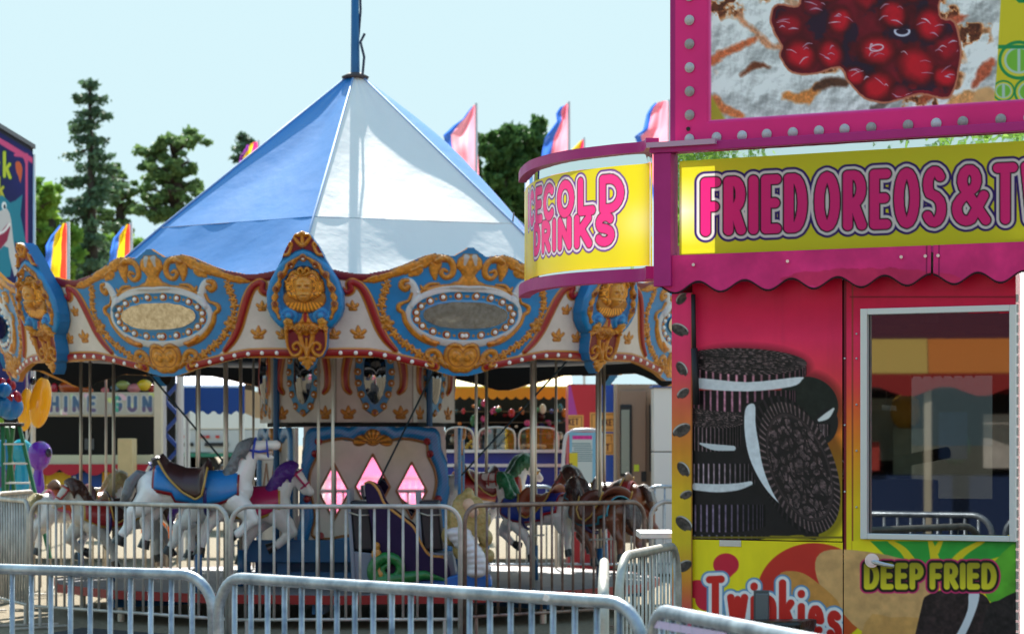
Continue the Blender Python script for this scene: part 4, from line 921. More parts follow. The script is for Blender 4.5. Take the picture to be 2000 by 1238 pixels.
# --- centre drum, upper tier with oval mirrors
RD = .93; TD = radians(-8.3)
cell = .006
def drum_pt(sec, s, z, R_=RD, o=0.):
    a = pol(R_, TD+SEC*sec, z); c = pol(R_, TD+SEC*(sec+1), z); m_ = (c-a).normalized(); n = Vector((m_.y, -m_.x, 0)); return a+m_*s+n*o
wd = 2*RD*sin(SEC/2); S_, Z_ = np.meshgrid(np.arange(0, wd+cell/2, cell), np.arange(2.5, 1.735, -cell))
DX = np.abs(S_-wd/2)*216; DY = HY-(Z_-CH)*216
A3 = Art(DX, DY, (200, 192, 184), aa=1.6); A3.col *= (.93+.12*fbm(S_*216, DY, 40, 3))[..., None]
A3.fill(np.abs(DX-76)-1, (120, 110, 100))
for c, r in ((golddk, 9), (gold, 7.6), (red, 4.6)):
    A3.dome(A3.cur([(48, 680), (54, 705), (58, 730), (57, 755), (49, 766)], [r*1.1, r*1.1, r, r*.9, r*.6]), c, 5, .01)
ring2 = A3.poly([(-5, 655), (24, 665), (37, 700), (39, 735), (32, 770), (18, 800), (0, 813), (-5, 813)], 0); A3.fill(ring2-1, golddk); A3.fill(ring2, blue); A3.h = np.where(ring2 < 0, .012, A3.h)
dr = [(0, 806), (18, 793), (27, 770), (33, 748), (34, 726), (31, 703), (24, 684), (12, 670)]
for i, (x, y) in enumerate(dr): A3.dome(A3.ell(x, y, 7, 7), gold, 4, .01, mod=.8+.4*fbm(DX, DY, 3, i)); A3.fill(A3.ell(x, y, 4, 4), (130, 50, 30))
A3.fill(A3.poly([(-5, 672), (14, 680), (24, 710), (24, 745), (18, 772), (8, 788), (-5, 792)], 0), (80, 130, 170)); fleur(A3, 52, 806, 1.15)
for k in range(8):
    sec = k if k <= 4 else k-8
    a = pol(RD, TD+SEC*sec, 0); c = pol(RD, TD+SEC*(sec+1), 0); m_ = (c-a).normalized(); n = Vector((m_.y, -m_.x, 0)); H_ = A3.h
    P = np.stack([a.x+m_.x*S_+n.x*H_, a.y+m_.y*S_+n.y*H_, Z_], -1)
    o = gridmesh('drum_panel', P, A3, carved, car)
    if sec in (-2, -1, 0, 1):
        ov = [(0, 674), (12, 680), (21, 708), (22, 745), (16, 770), (7, 785), (0, 789)]; ov = ov+[(-x, y) for x, y in reversed(ov[1:-1])]
        b = MB(); vs = []; yc = 736
        for q_ in (0, .34, .68, 1.0):
            for x, y in ov: vs.append(drum_pt(sec, wd/2+x*q_/216, CH+(HY-(yc+(y-yc)*q_))/216, RD, .016+.045*(1-q_*q_)))
        n_ = len(ov); glass2 = M('aged_mirror', (120, 120, 122), rough=.06, metal=1); b.add(vs, [(i*n_+j, i*n_+(j+1) % n_, (i+1)*n_+(j+1) % n_, (i+1)*n_+j) for i in range(3) for j in range(n_)]); part('mirror', b, glass2, o, True)
        for x, y in dr[1:]:
            for sg_ in (-1, 1):
                if sec in (-1, 0): mkball('bulb', drum_pt(sec, wd/2+sg_*x/216, CH+(HY-y)/216, RD, .02), .012, o)
b = MB().lathe([(.84, 1.70), (.84, 1.735)], (BX, CY, 0), 8); part('drum_band', b, darkm, car)
# --- lower tier: painted screens with diamond mirrors
def screen(p0, p1, z0, z1, fx0, fx1, artf, nm='centre_screen', ts=0.):
    a = Vector(p0); c = Vector(p1); L_ = (c-a).length; m_ = (c-a).normalized(); n = Vector((m_.y, -m_.x, 0))
    s, z = np.meshgrid(np.arange(0, L_+.004, .007), np.arange(z1, z0-.003, -.007))
    x = a.x+m_.x*s; y = a.y+m_.y*s; px, py = fx0+(fx1-fx0)*s/L_, HY-F*(z-CH)/a.y
    A_ = Art(px, py, (206, 196, 188), aa=1.8); A_.col *= (.9+.16*fbm(px, py, 60, 4))[..., None]
    artf(A_); P = np.stack([x+n.x*A_.h, y+n.y*A_.h, z], -1)
    o = gridmesh(nm, P, A_, carved, car, mask=getattr(A_, 'keep', None), thick=.03, m2=backdk, m3=carved)
    q = lambda X_, Y_, o_=.012: a+m_*((X_-fx0)/(fx1-fx0)*L_)+n*o_+Vector((0, 0, CH+(HY-Y_)/F*a.y-a.z))
    return o, q
def scr_art(A):
    X, Y = A.X, A.Y; c = 743
    A.keep = (X > 592+(1090-Y)*.06) & (X < 905-(1090-Y)*.085)
    for u_, v_, cc in ((690, 900, (214, 150, 150)), (800, 880, (200, 190, 120)), (650, 880, (190, 200, 160)), (820, 960, (220, 160, 170)), (760, 1020, (206, 170, 120))):
        g_ = np.exp(-((X-u_)/45)**2-((Y-v_)/30)**2)[..., None]*.35; A.col = A.col*(1-g_)+np.array(cc)*g_
    A.X = np.abs(X-c)
    fr = [(0, 842), (22, 836), (45, 848), (70, 842), (105, 848), (118, 850), (122, 880), (134, 910), (140, 940), (134, 975), (128, 1010), (138, 1050), (140, 1075), (100, 1068), (60, 1060), (0, 1062)]
    d = A.seg(smoothpts(fr, 4), 12); A.fill(d-1, (20, 80, 130)); A.dome(d, (30, 122, 186), 9, .03, mod=.85+.25*(np.sin((X+Y)*.9)*.5+.5))
    fr2 = [(0, 858), (30, 860), (60, 856), (95, 862), (106, 868), (108, 890), (120, 915), (124, 942), (118, 975), (112, 1010), (118, 1045), (90, 1052), (50, 1046), (0, 1048)]
    d = A.seg(smoothpts(fr2, 4), 2.6); A.dome(d, (150, 92, 36), 3, .02)
    for p_ in ((106, 862), (112, 886), (128, 974), (102, 1046)): A.dome(A.ell(p_[0], p_[1], 7, 7), (150, 20, 30), 5, .02)
    d = np.minimum(A.ell(0, 854, 16, 15), A.ell(24, 860, 14, 9, 20)); A.fill(d-1.5, golddk); A.dome(d, (196, 130, 50), 8, .03, mod=.75+.45*(np.sin(np.arctan2(Y-866, X-c)*16) > 0))
    A.X = X
    for dm in DM: A.dome(np.abs(A.poly(dm))-2.6, (150, 84, 40), 2, .014)
def dmd(cx, cy, w_, t_, b_): return [(cx, cy-t_), (cx+w_, cy), (cx, cy+b_), (cx-w_, cy)]
DM = [dmd(667, 960, 29, 54, 54), dmd(743, 950, 33, 62, 64), dmd(819, 958, 29, 54, 54)]
q0 = Vector((BX+(594-698)/F*22.95, 22.95, 0)); q1 = Vector((BX+(906-698)/F*22.95, 22.95, 0))
o, q = screen(q0, q1, CH-(1090-HY)/F*22.95, CH+(HY-833)/F*22.95, 594, 906, scr_art)
dmir = M('diamond_mirror', (236, 232, 232), rough=.03, metal=1)
for dm in DM: b = MB(); b.add([q(x, y) for x, y in dm], [(0, 1, 2, 3)]); part('mirror', b, dmir, o)
def scr2(A):
    X, Y = A.X, A.Y; c = 743; A.X = np.abs(X-c)
    d = A.seg(smoothpts([(0, 846), (30, 838), (60, 852), (90, 842), (128, 850), (134, 900), (136, 940), (130, 1000), (140, 1060), (100, 1075), (0, 1070)], 4), 13); A.fill(d-1, (20, 80, 130)); A.dome(d, (30, 122, 186), 9, .03, mod=.85+.25*(np.sin((X+Y)*.9)*.5+.5))
    d = np.minimum(A.ell(0, 860, 16, 30), A.ell(30, 868, 22, 12, 20)); A.fill(d-1.5, golddk); A.dome(d, (196, 130, 50), 8, .03); A.X = X
    for dm in DM: A.dome(np.abs(A.poly(dm))-2.6, (150, 84, 40), 2, .014)
ql = Vector((BX+(505-698)/F*24.1, 24.1, 0)); zt_ = CH+(HY-833)/F*22.95
o, q = screen(ql, q0-Vector((.012, 0, 0)), .52, zt_-.01, 594, 906, scr2, 'centre_screen')
qr = Vector((BX+.98, 24.2, 0)); o, q = screen(q1+Vector((.012, .0, 0)), qr, .52, zt_-.01, 594, 906, scr2, 'centre_screen')
for nm, (x, y) in (('inner_post', (.7, .7)), ('inner_post', (-.7, .7)), ('inner_post', (.7, -.6)), ('inner_post', (-.7, -.6))): part('inner_post', MB().tube([(BX+x, CY+y, .3), (BX+x, CY+y, 2.8)], .03, 8), bluep, car)

# ============================================================ HORSES AND CHARIOT
def capsule(mb, pts, seg=14):
    """one tapered limb: list of (x, y, z, r)"""
    P = [Vector(p[:3]) for p in pts]; R_ = [p[3] for p in pts]; mb.tube(P, R_, seg)
    for p, r in ((P[0], R_[0]), (P[-1], R_[-1])): mb.ball(p, r*1.0, 12, 8)
    for p, r in zip(P[1:-1], R_[1:-1]): mb.ball(p, r*1.0, 12, 8)
HS_ = 231.
def hp(px, py, y, r): return ((px-385)/HS_, y, (HY-py)/HS_+CH, r)
def horse_body(pose):
    b = MB()
    capsule(b, [hp(296, 952, 0, .150), hp(332, 956, 0, .162), hp(385, 960, 0, .150), hp(430, 962, 0, .160), hp(460, 955, 0, .140)])
    if pose == 'up':
        capsule(b, [hp(458, 942, 0, .135), hp(474, 912, 0, .100), hp(482, 888, 0, .080), hp(486, 874, 0, .070)])
        capsule(b, [hp(487, 872, 0, .072), hp(502, 873, 0, .060), hp(520, 869, 0, .042), hp(536, 869, 0, .044)]); capsule(b, [hp(494, 886, 0, .046), hp(512, 891, 0, .036), hp(527, 893, 0, .026)])
        ears = [(478, 862, 470, 868)]
    else:
        capsule(b, [hp(458, 942, 0, .135), hp(474, 914, 0, .102), hp(482, 892, 0, .082), hp(490, 884, 0, .070)])
        capsule(b, [hp(492, 884, 0, .070), hp(507, 898, 0, .060), hp(523, 918, 0, .042), hp(532, 930, 0, .042)]); capsule(b, [hp(498, 900, 0, .044), hp(512, 922, 0, .030), hp(520, 932, 0, .024)]); ears = [(486, 870, 482, 856)]
    for s in (-1, 1):
        e = ears[0]; capsule(b, [hp(e[0], e[1], .03*s, .020), hp(e[2], e[3], .04*s, .007)])
    legs = {
     'hind': [[hp(298, 962, -.07, .125), hp(274, 990, -.08, .086), hp(254, 1004, -.08, .058), hp(250, 1028, -.08, .044), hp(240, 1042, -.08, .044)], [hp(302, 970, .07, .12), hp(292, 1000, .07, .078), hp(278, 1018, .07, .050), hp(281, 1040, .07, .038), hp(279, 1052, .07, .040)]],
     'fore': [[hp(456, 975, -.07, .11), hp(482, 1000, -.08, .078), hp(492, 1014, -.08, .060), hp(474, 1032, -.08, .042), hp(462, 1042, -.08, .040)], [hp(442, 982, .07, .10), hp(414, 1010, .08, .066), hp(399, 1030, .08, .050), hp(392, 1050, .08, .038), hp(388, 1066, .08, .040)]]}
    for k in legs.values():
        for L_ in k: capsule(b, L_)
    me = remesh(b, .011, 7)
    return me
def hooves():
    out = []
    for (a, c) in ((hp(237, 1045, -.08, .046), hp(229, 1061, -.08, .058)), (hp(279, 1054, .07, .042), hp(274, 1071, .07, .054)), (hp(458, 1044, -.08, .042), hp(441, 1051, -.08, .054)), (hp(387, 1068, .08, .042), hp(382, 1086, .08, .054))):
        out.append(MB().tube([a[:3], c[:3]], [a[3], c[3]], 12))
    return out
def loft_half(xs, rad, zc, a0, a1, grow, n=16):
    """band of cloth lying over the back between two angles"""
    b = MB(); vs = []; fs_ = []
    for x, (r, z, aa, bb) in zip(xs, [(rad(x), zc(x), a0(x), a1(x)) for x in xs]):
        for j in range(n+1):
            a = radians(aa+(bb-aa)*j/n); vs.append((x, (r+grow)*cos(a), z+(r+grow)*sin(a)))
    m_ = len(xs)
    for i in range(m_-1):
        for j in range(n): k = i*(n+1)+j; fs_.append((k, k+1, k+n+2, k+n+1))
    return b.add(vs, fs_)
hx = lambda px: (px-385)/HS_; hz = lambda py: (HY-py)/HS_+CH
rad_ = lambda x: float(np.interp(x, [hx(285), hx(330), hx(385), hx(432), hx(462)], [.152, .162, .151, .161, .142]))
zc_ = lambda x: float(np.interp(x, [hx(285), hx(330), hx(385), hx(432), hx(462)], [hz(950), hz(955), hz(962), hz(962), hz(955)]))
BODYC = {}
def solid(o, t):
    m_ = o.modifiers.new('thickness', 'SOLIDIFY'); m_.thickness = t; m_.offset = 1; return o
def horse(label, loc, rz, pose='up', body=(238, 235, 232), mane=(110, 112, 116), tail=None, cloth=(28, 120, 190), trim=(140, 20, 30), saddle=(64, 34, 30), bridle=(40, 70, 190), scale=1., hoof=(34, 32, 32), pole=(150, 142, 128), collar=(24, 84, 130), zt=2.62, zb=.29):
    h = thing('carousel_horse', label, 'carousel horse', (0, 0, 0), 'horses on the carousel')
    if pose not in BODYC: BODYC[pose] = (horse_body(pose))
    key = 'hb%d_%d_%d' % body
    def mt(c, nm, r=.32): return M('%s_%d_%d_%d' % ((nm,)+tuple(c)), c, rough=r, var=.1, vscale=10, coat=.3)
    me = BODYC[pose].copy(); link('body', me, mt(body, 'horse_paint'), h)
    for b in hooves(): part('hoof', b, mt(hoof, 'hoof_paint'), h, True, auto=50)
    # mane: locks falling from the crest
    b = MB(); r_ = random.Random(3)
    crest = smoothpts([(488, 858), (474, 862), (466, 878), (456, 898), (444, 918), (428, 934)] if pose == 'up' else [(500, 872), (486, 866), (472, 876), (460, 896), (448, 916), (432, 934)], 3)
    for i, (x, y) in enumerate(crest):
        for s in (-1, 1):
            q_ = .03*s; L_ = r_.uniform(34, 50)
            b.tube([hp(x+5, y, q_*.3, 0)[:3], hp(x-5, y+8, .070*s, 0)[:3], hp(x-8-5*sin(i*1.3), y+L_*.55, .105*s, 0)[:3], hp(x-13+9*sin(i*1.7), y+L_, .100*s, 0)[:3]], [.026, .038, .033, .005], 7)
    link('mane', remesh(b, .009, 3), mt(mane, 'mane_paint'), h)
    b = MB()
    for i in range(5):
        y = (i-2)*.012; b.tube([hp(288, 930, y, 0)[:3], hp(268, 926, y*1.5, 0)[:3], hp(254, 942, y*2.6, 0)[:3], hp(246, 966, y*3, 0)[:3], hp(232+i*2, 990+i*2, y*1.4, 0)[:3]], [.035, .045, .052, .048, .010], 8)
    link('tail', remesh(b, .010, 3), mt(tail or mane, 'mane_paint'), h)
    if pose == 'up' or True:
        # saddle cloth with trim and a dark saddle
        xs = np.linspace(hx(299), hx(468), 24)
        lowa = lambda x: float(np.interp(x, [hx(299), hx(338), hx(342), hx(400), hx(452), hx(468)], [-2, -6, -26, -30, -18, -8]))
        for nm, g_, d_, c in (('saddle_trim', .020, 9, trim), ('saddle_cloth', .027, 0, cloth)):
            f0 = (lambda x, d_=d_: lowa(x)-d_); f1 = (lambda x, d_=d_: 180-lowa(x)+d_); xx_ = xs if nm == 'saddle_trim' else np.linspace(hx(303), hx(464), 24)
            solid(part(nm, loft_half(xx_, rad_, zc_, f0, f1, g_, 26), mt(c, 'cloth_paint'), h, True), .008)
        xs = np.linspace(hx(312), hx(408), 20)
        def sa(x): return float(np.interp(x, [hx(312), hx(335), hx(360), hx(385), hx(400), hx(408)], [50, 22, -2, -14, -2, 46]))
        def rs(x): return rad_(x)+float(np.interp(x, [hx(312), hx(325), hx(360), hx(395), hx(408)], [.115, .045, .012, .040, .110]))
        solid(part('saddle', loft_half(xs, rs, zc_, sa, lambda x: 180-sa(x), .012, 22), mt(saddle, 'saddle_paint', .4), h, True), .02)
        for s in (1, -1):
            b = MB(); pts = []
            for x in xs: a = radians(sa(x) if s > 0 else 180-sa(x)); r = rs(x)+.036; pts.append((x, r*cos(a), zc_(x)+r*sin(a)))
            b.tube(pts, .010, 6)
            part('saddle_piping', b, mt((190, 150, 70), 'piping_paint'), h, True)
        b = MB(); ls = [((rad_(0)+.03)*cos(radians(a)), zc_(0)+(rad_(0)+.03)*sin(radians(a))) for a in range(-195, 16, 15)]
        b.tube([(hx(402), y, z) for y, z in ls], .02, 8); part('girth', b, mt((50, 44, 110), 'cloth_paint'), h, True)
    b = MB(); x0, _, z0, _ = hp(460, 952, 0, 0)
    b.tube([(x0+.10*sin(a_)*.55-.02, .148*cos(a_), z0-.02+.165*sin(a_)) for a_ in [2*pi*k/24 for k in range(24)]], .015, 6, closed=True); part('breast_strap', b, mt(trim, 'cloth_paint'), h, True)
    for s in (1, -1):
        b = MB().ball((x0+.01, .155*s, z0+.02), (.026, .014, .026), 10, 6); part('rosette', b, mt((206, 160, 60), 'piping_paint'), h, True)
    # bridle and bit
    b = MB()
    def loop(cx, cy, ang, ry, rz_, t=.006, wx=0.):
        pts = []
        for k in range(16):
            a = 2*pi*k/16; u_, v_ = ry*cos(a), rz_*sin(a); x0, y0, z0, _ = hp(cx, cy, 0, 0); pts.append((x0+v_*sin(ang), u_, z0+v_*cos(ang)))
        b.tube(pts, t, 6, closed=True)
    if pose == 'up':
        loop(494, 878, .12, .078, .100, .010); loop(520, 877, -.1, .048, .074, .008)
        for s in (1, -1): b.tube([hp(482, 878, .076*s, 0)[:3], hp(504, 882, .060*s, 0)[:3], hp(522, 880, .046*s, 0)[:3]], .012, 6)
    else:
        loop(500, 893, .9, .070, .082, .010); loop(521, 916, .9, .048, .054, .009)
        for s in (1, -1): b.tube([hp(492, 882, .070*s, 0)[:3], hp(510, 904, .060*s, 0)[:3], hp(523, 918, .048*s, 0)[:3]], .012, 6)
    part('bridle', b, mt(bridle, 'cloth_paint'), h, True)
    ep = (494, 867, 537, 868) if pose == 'up' else (503, 888, 530, 924)
    for s in (1, -1):
        b = MB().ball(hp(ep[0], ep[1]-1, .058*s, 0)[:3], (.017, .010, .014), 8, 6); part('eye', b, mt((50, 24, 14), 'eye_paint', .15), h, True)
        b = MB().ball(hp(ep[2]+2, ep[3]-1, .024*s, 0)[:3], (.009, .006, .008), 8, 6); part('nostril', b, mt((120, 70, 66), 'eye_paint'), h, True)
    if pose == 'up': b = MB().box(hp(514, 883, 0, 0)[:3], (.12, .072, .022)); part('teeth', b, mt((210, 180, 160), 'eye_paint'), h, bevel=.004)
    # pole through the body, painted sleeve at the deck
    px_ = .0; s_ = scale
    b = MB().tube([(px_, 0, (zb-loc[2])/s_), (px_, 0, (zt-loc[2])/s_)], .016/s_, 10); part('pole', b, M('brass_pole', (190, 180, 162), rough=.35, metal=.6), h, True)
    b = MB().tube([(px_, 0, (zb-loc[2])/s_), (px_, 0, (zb+.32-loc[2])/s_)], .030/s_, 12); part('pole_sleeve', b, mt(collar, 'sleeve_paint'), h, True)
    b = MB().bar((px_-.02, -.16, (hz(1020))), (px_-.02, .16, hz(1020)), .03, .02); part('stirrup_bar', b, M('grey_steel', (120, 124, 128), metal=.7, rough=.4), h)
    h.location = loc; h.rotation_euler = (0, 0, rz); h.scale = (s_, s_, s_)
    return h
def hl(px, Y, dz=0.): return ((px-1000)/F*Y, Y, dz)
horse('white horse with grey mane, blue saddle cloth and dark brown saddle, head raised', hl(388, 21.65), 0, 'up')
horse('white horse with purple mane and pink bridle beside the mirrored centre', hl(470, 22.6, -.10), radians(6), 'down', mane=(88, 34, 140), cloth=(196, 40, 100), trim=(210, 170, 60), saddle=(120, 40, 100), bridle=(200, 40, 110), scale=.96, tail=(88, 34, 140))
horse('pale horse with blond mane and orange and pink saddle, nearest the purple balloon', hl(158, 24.8, -.12), radians(32), 'down', mane=(178, 160, 110), cloth=(232, 110, 60), trim=(214, 120, 150), saddle=(90, 50, 50), bridle=(90, 80, 200), scale=.9)
horse('grey-white horse with dark brown mane and red cloth, behind the white horse\'s tail', hl(222, 23.4, -.09), radians(-158), 'down', body=(196, 190, 182), mane=(74, 42, 32), cloth=(166, 40, 40), trim=(190, 150, 60), bridle=(170, 40, 40), scale=.85)
horse('small grey-white horse with blue bridle facing left beyond the dark brown saddle', hl(385, 26.0, .02), radians(170), 'down', mane=(60, 60, 62), cloth=(230, 120, 40), trim=(120, 60, 30), bridle=(40, 60, 180), scale=.9)
horse('brown horse with dark mane and turquoise strap, at the right-hand edge of the platform', hl(1172, 22.9, -.03), radians(125), 'down', body=(120, 66, 40), mane=(60, 34, 26), cloth=(120, 66, 40), trim=(60, 150, 170), saddle=(100, 50, 36), bridle=(90, 150, 170), scale=.82)
horse('brown horse with red cloth just beyond the brown horse with the turquoise strap', hl(1180, 25.4, .06), radians(160), 'down', body=(128, 70, 44), mane=(70, 40, 28), cloth=(170, 40, 40), trim=(170, 30, 30), saddle=(90, 50, 36), bridle=(170, 30, 40), scale=.82)
horse('white horse with green mane, blue and red trappings and brown saddle', hl(1045, 23.6, -.02), radians(150), 'up', mane=(20, 110, 64), cloth=(34, 60, 160), trim=(190, 30, 40), saddle=(140, 64, 36), bridle=(190, 40, 40), scale=.82)
horse('white horse with dark red saddle and orange trim just right of the mirrored centre', hl(950, 25.7, .05), radians(20), 'down', mane=(40, 110, 70), cloth=(170, 34, 40), trim=(220, 140, 50), saddle=(120, 30, 30), bridle=(190, 140, 50), scale=.9)
# --- chariot
ch = thing('carousel_chariot', 'purple carousel chariot with gold edge, coiled green serpent and a blond-haired white figurehead', 'chariot', (W(800, 0, 22.3).x, 22.3, .29))
def cp(px, py, y=21.55): return W(px, py, y)
purp = M('chariot_purple', (36, 14, 62), rough=.5, var=.25, vscale=9, spec=.25); goldm = M('chariot_gold', (196, 132, 46), rough=.35, var=.2, vscale=20, coat=.3, bump=.3)
side = smoothpts([(712, 950), (724, 944), (738, 960), (750, 985), (778, 1008), (806, 1030), (820, 1060), (838, 1085), (865, 1090), (878, 1110), (872, 1128), (800, 1136), (745, 1110), (735, 1080), (722, 1010)], 4, True)
for yy_ in (21.55, 22.25):
    o = part('side_panel', MB().prism([cp(x, y, 21.55)*1.0+Vector((0, yy_-21.55, 0)) for x, y in side], (0, .05, 0)), purp, ch, bevel=.01)
b = MB().tube([cp(x, y)+Vector((0, .02, 0)) for x, y in smoothpts([(712, 946), (724, 942), (738, 958), (750, 984), (778, 1007), (806, 1029), (820, 1059), (838, 1084), (866, 1088)], 5)], .017, 8); part('gold_edge', b, goldm, ch, True)
greenm = M('serpent_green', (30, 120, 50), rough=.35, var=.4, vscale=16, coat=.3, bump=.5)
sp = [(760+34*(1-t*.75)*cos(t*9+2.2), 1112+30*(1-t*.75)*sin(t*9+2.2)) for t in np.linspace(1, 0, 30)]
b = MB().tube([cp(x, y, 21.5) for x, y in sp]+[cp(790, 1128, 21.5), cp(830, 1122, 21.5), cp(868, 1132, 21.5)], [.02+.0013*i for i in range(30)]+[.055, .04, .012], 12); part('serpent', b, greenm, ch, True)
b = MB()
for x, y, r in ((736, 1066, .03), (735, 1082, .045), (741, 1095, .04), (733, 1108, .045), (742, 1122, .045), (738, 1136, .03)): b.ball(cp(x, y, 21.5), (r, .04, r*1.2), 10, 8)
link('gold_carving', remesh(b, .01, 2), goldm, ch)
greyb = M('seat_back_grey', (136, 142, 156), rough=.45, var=.08); pad = M('black_vinyl', (34, 32, 40), rough=.4)
for x0, x1, yt in ((680, 740, 955), (815, 880, 960)):
    off = Vector((0, .06, 0))
    pr = MB().prism([cp(x0, 1150, 21.62), cp(x0-2+0, 1000, 21.62), cp(x0+2, yt+10, 21.62), cp(x0+22, yt-8, 21.62), cp(x1-8, yt+2, 21.62), cp(x1+4, 1100, 21.62), cp(x1+20, 1150, 21.62)], (0, .62, 0)) if False else None
    b = MB(); a0 = cp(x0+8, 1150, 21.62); a1 = cp(x0-4, yt, 21.62)
    th_ = Vector((.035, 0, 0)); dp = Vector((0, .6, 0))
    b.prism([a0, a1, a1+th_*.8, a0+th_], dp); part('seat_back', b, greyb, ch, bevel=.01)
    b = MB(); c0 = cp(x0+12, 1075, 21.64); c1 = cp(x0+2, 978, 21.64); c2 = Vector((.17, 0, 0)); b.prism([c0, c1, c1+c2, c0+c2], (0, .56, 0)); part('back_pad', b, pad, ch, bevel=.02)
    b = MB(); d0 = cp(x0+10, 1150, 21.64); b.prism([d0, cp(x0+10, 1076, 21.64), cp(x1+4, 1082, 21.64), cp(x1+16, 1150, 21.64)], (0, .58, 0)); part('seat', b, greyb, ch, bevel=.01)
    b = MB().tube([cp(x0+2, 1000, 21.60), cp(x0+20, 1006, 21.58), cp(x1-18, 1005, 21.58)], .007, 6); part('grab_rail', b, steelm, ch, True)
b = MB(); 
for x, y, r, d in ((905, 985, .085, 0), (888, 1010, .085, 0), (880, 1045, .08, .02), (900, 1075, .07, .03), (928, 990, .08, -.02), (942, 1015, .075, -.02), (948, 1050, .065, 0), (935, 1080, .06, .02), (955, 1085, .05, 0), (915, 965, .05, 0)): b.ball(cp(x, y, 21.5+d), (r, .10, r*1.15), 12, 9)
for i in range(9): b.tube([cp(890+i*6, 975, 21.42), cp(880+i*9, 1010+6*sin(i), 21.40), cp(884+i*8, 1050, 21.42)], [.018, .022, .012], 6)
link('figure_hair', remesh(b, .012, 2), M('blond_hair_paint', (190, 160, 96), rough=.5, var=.35, vscale=14, coat=.2), ch)
b = MB(); capsule(b, [(*cp(915, 985, 21.42), .055), (*cp(925, 1000, 21.40), .05)]); b.ball(cp(931, 996, 21.37), .018, 8, 6); link('figure_face', remesh(b, .009, 3), M('figure_skin', (214, 170, 140), rough=.4), ch)
b = MB()
for i in range(8):
    a = -.5+i*.22; b.ball(cp(912+20*sin(a*2), 1040+i*11, 21.40), (.115-.004*i, .09, .05), 14, 9)
b.ball(cp(940, 1110, 21.42), (.09, .08, .05), 12, 8); link('figure_dress', remesh(b, .011, 2), M('pearl_white', (222, 214, 216), rough=.3, coat=.4, var=.08), ch)
part('chariot_base', MB().prism([cp(745, 1140, 21.55), cp(745, 1126, 21.55), cp(860, 1130, 21.55), cp(905, 1118, 21.55), cp(958, 1128, 21.55), cp(962, 1146, 21.55), cp(900, 1152, 21.55)], (0, .6, 0)), M('chariot_blue', (24, 104, 190), rough=.4, coat=.2), ch, bevel=.02)
# loose poles of the outer row
for px, Y in ((176, 24), (207, 26.0), (441, 22.6), (495, 25.8), (622, 21.9), (650, 21.5), (930, 21.9), (1040, 22.3), (1086, 25.8), (1166, 24.6)):
    part('canopy_pole', MB().tube([W(px, 0, Y)*Vector((1, 1, 0)).length*0+Vector(((px-1000)/F*Y, Y, .29)), Vector(((px-1000)/F*Y, Y, 2.62))], .013 if px not in (1040, 441) else .022, 10), steelm, car, True)
# ============================================================ BARRIERS
galv = M('galvanised_steel', (186, 196, 204), rough=.36, metal=.5, c2=(96, 108, 122), vscale=9, stretch=(1, 1, 1), bump=.08, bscale=60)
galv2 = M('dull_galvanised_steel', (206, 200, 190), rough=.5, metal=.3, c2=(150, 146, 140), vscale=6)
def barrier(x0, y0, x1, y1, label, group, m=galv, H=1.08, sp=.1, r=.019, rb=.0108, curve=.14, lean=0., feet=True):
    a = Vector((x0, y0, 0)); c = Vector((x1, y1, 0)); L_ = (c-a).length; d = (c-a).normalized(); n = Vector((d.y, -d.x, 0))
    t = thing('crowd_barrier', label, 'barrier', (x0, y0, 0), group)
    P = lambda s, z: a+d*s+Vector((0, 0, z))+n*(lean*z)
    cu = [(curve*(1-cos(q)), H-r-curve*(1-sin(q))) for q in np.linspace(0, pi/2, 8)]
    pts = [P(0, .03)]+[P(s+0, z) for s, z in cu]+[P(L_-s, z) for s, z in reversed(cu)]+[P(L_, .03)]
    part('frame', MB().tube(pts, r, 12), m, t, True)
    part('lower_rail', MB().tube([P(0, .19), P(L_, .19)], .014, 8), m, t, True)
    n_ = int((L_-.06)/sp); barme = None
    for i in range(1, n_+1):
        s = L_*i/(n_+1); zt_ = H-r*2+.006
        e = min(s, L_-s)
        if e < curve: zt_ = H-r-curve+curve*sqrt(max(0, 1-((curve-e)/curve)**2))
        if zt_ < .4: continue
        part('bar', MB().tube([P(s, .19), P(s, zt_)], rb, 8), m, t, True)
    if feet:
        for s in (.12, L_-.12): part('foot', MB().tube([P(s, .19), P(s, .03), ]+[], .014, 6).bar(P(s, .02)-n*.28, P(s, .02)+n*.28, .05, .012), m, t)
    return t
near = 'barriers in the front row'; mid = 'barriers around the carousel'; far = 'barriers behind the carousel'
barrier(-3.12, 10.64, -1.108, 9.49, 'front barrier at the left, its rounded end just left of the next front barrier', near, sp=.098, r=.0205, rb=.0105)
barrier(-1.078, 9.40, .398, 7.80, 'long front barrier in the middle with a small white tag on its top rail', near, sp=.097, r=.0205, rb=.0105)
barrier(.412, 7.58, .98, 5.47, 'front barrier at the right, before the snack cake lettering', near, sp=.1, r=.0205, rb=.0105)
tg = tag(part('price_tag', MB().box(W(1066, 1166, 8.10)+Vector((0, -.03, 0)), (.016, .003, .018), Matrix.Rotation(.3, 3, 'Y')), M('tag_paper', (216, 210, 206), rough=.7)), 'small white paper tag tied under the top rail of the middle front barrier', 'tag')
tg.name = 'paper_tag'
barrier(-4.02, 21.4, -2.20, 19.78, 'carousel barrier in front of the white horse, angled away to the left', mid, galv2, sp=.112)
barrier(-2.165, 19.72, -.40, 19.78, 'carousel barrier in front of the mirrored centre and the chariot', mid, galv2, sp=.112)
barrier(-.37, 20.0, 1.10, 21.3, 'rust-tinted carousel barrier in front of the brown horses', mid, M('rusty_steel', (156, 132, 118), rough=.5, metal=.5, c2=(96, 76, 66), vscale=9), sp=.112)
barrier(1.16, 21.4, 2.6, 21.7, 'carousel barrier end showing just left of the food trailer', mid, galv2, sp=.112)
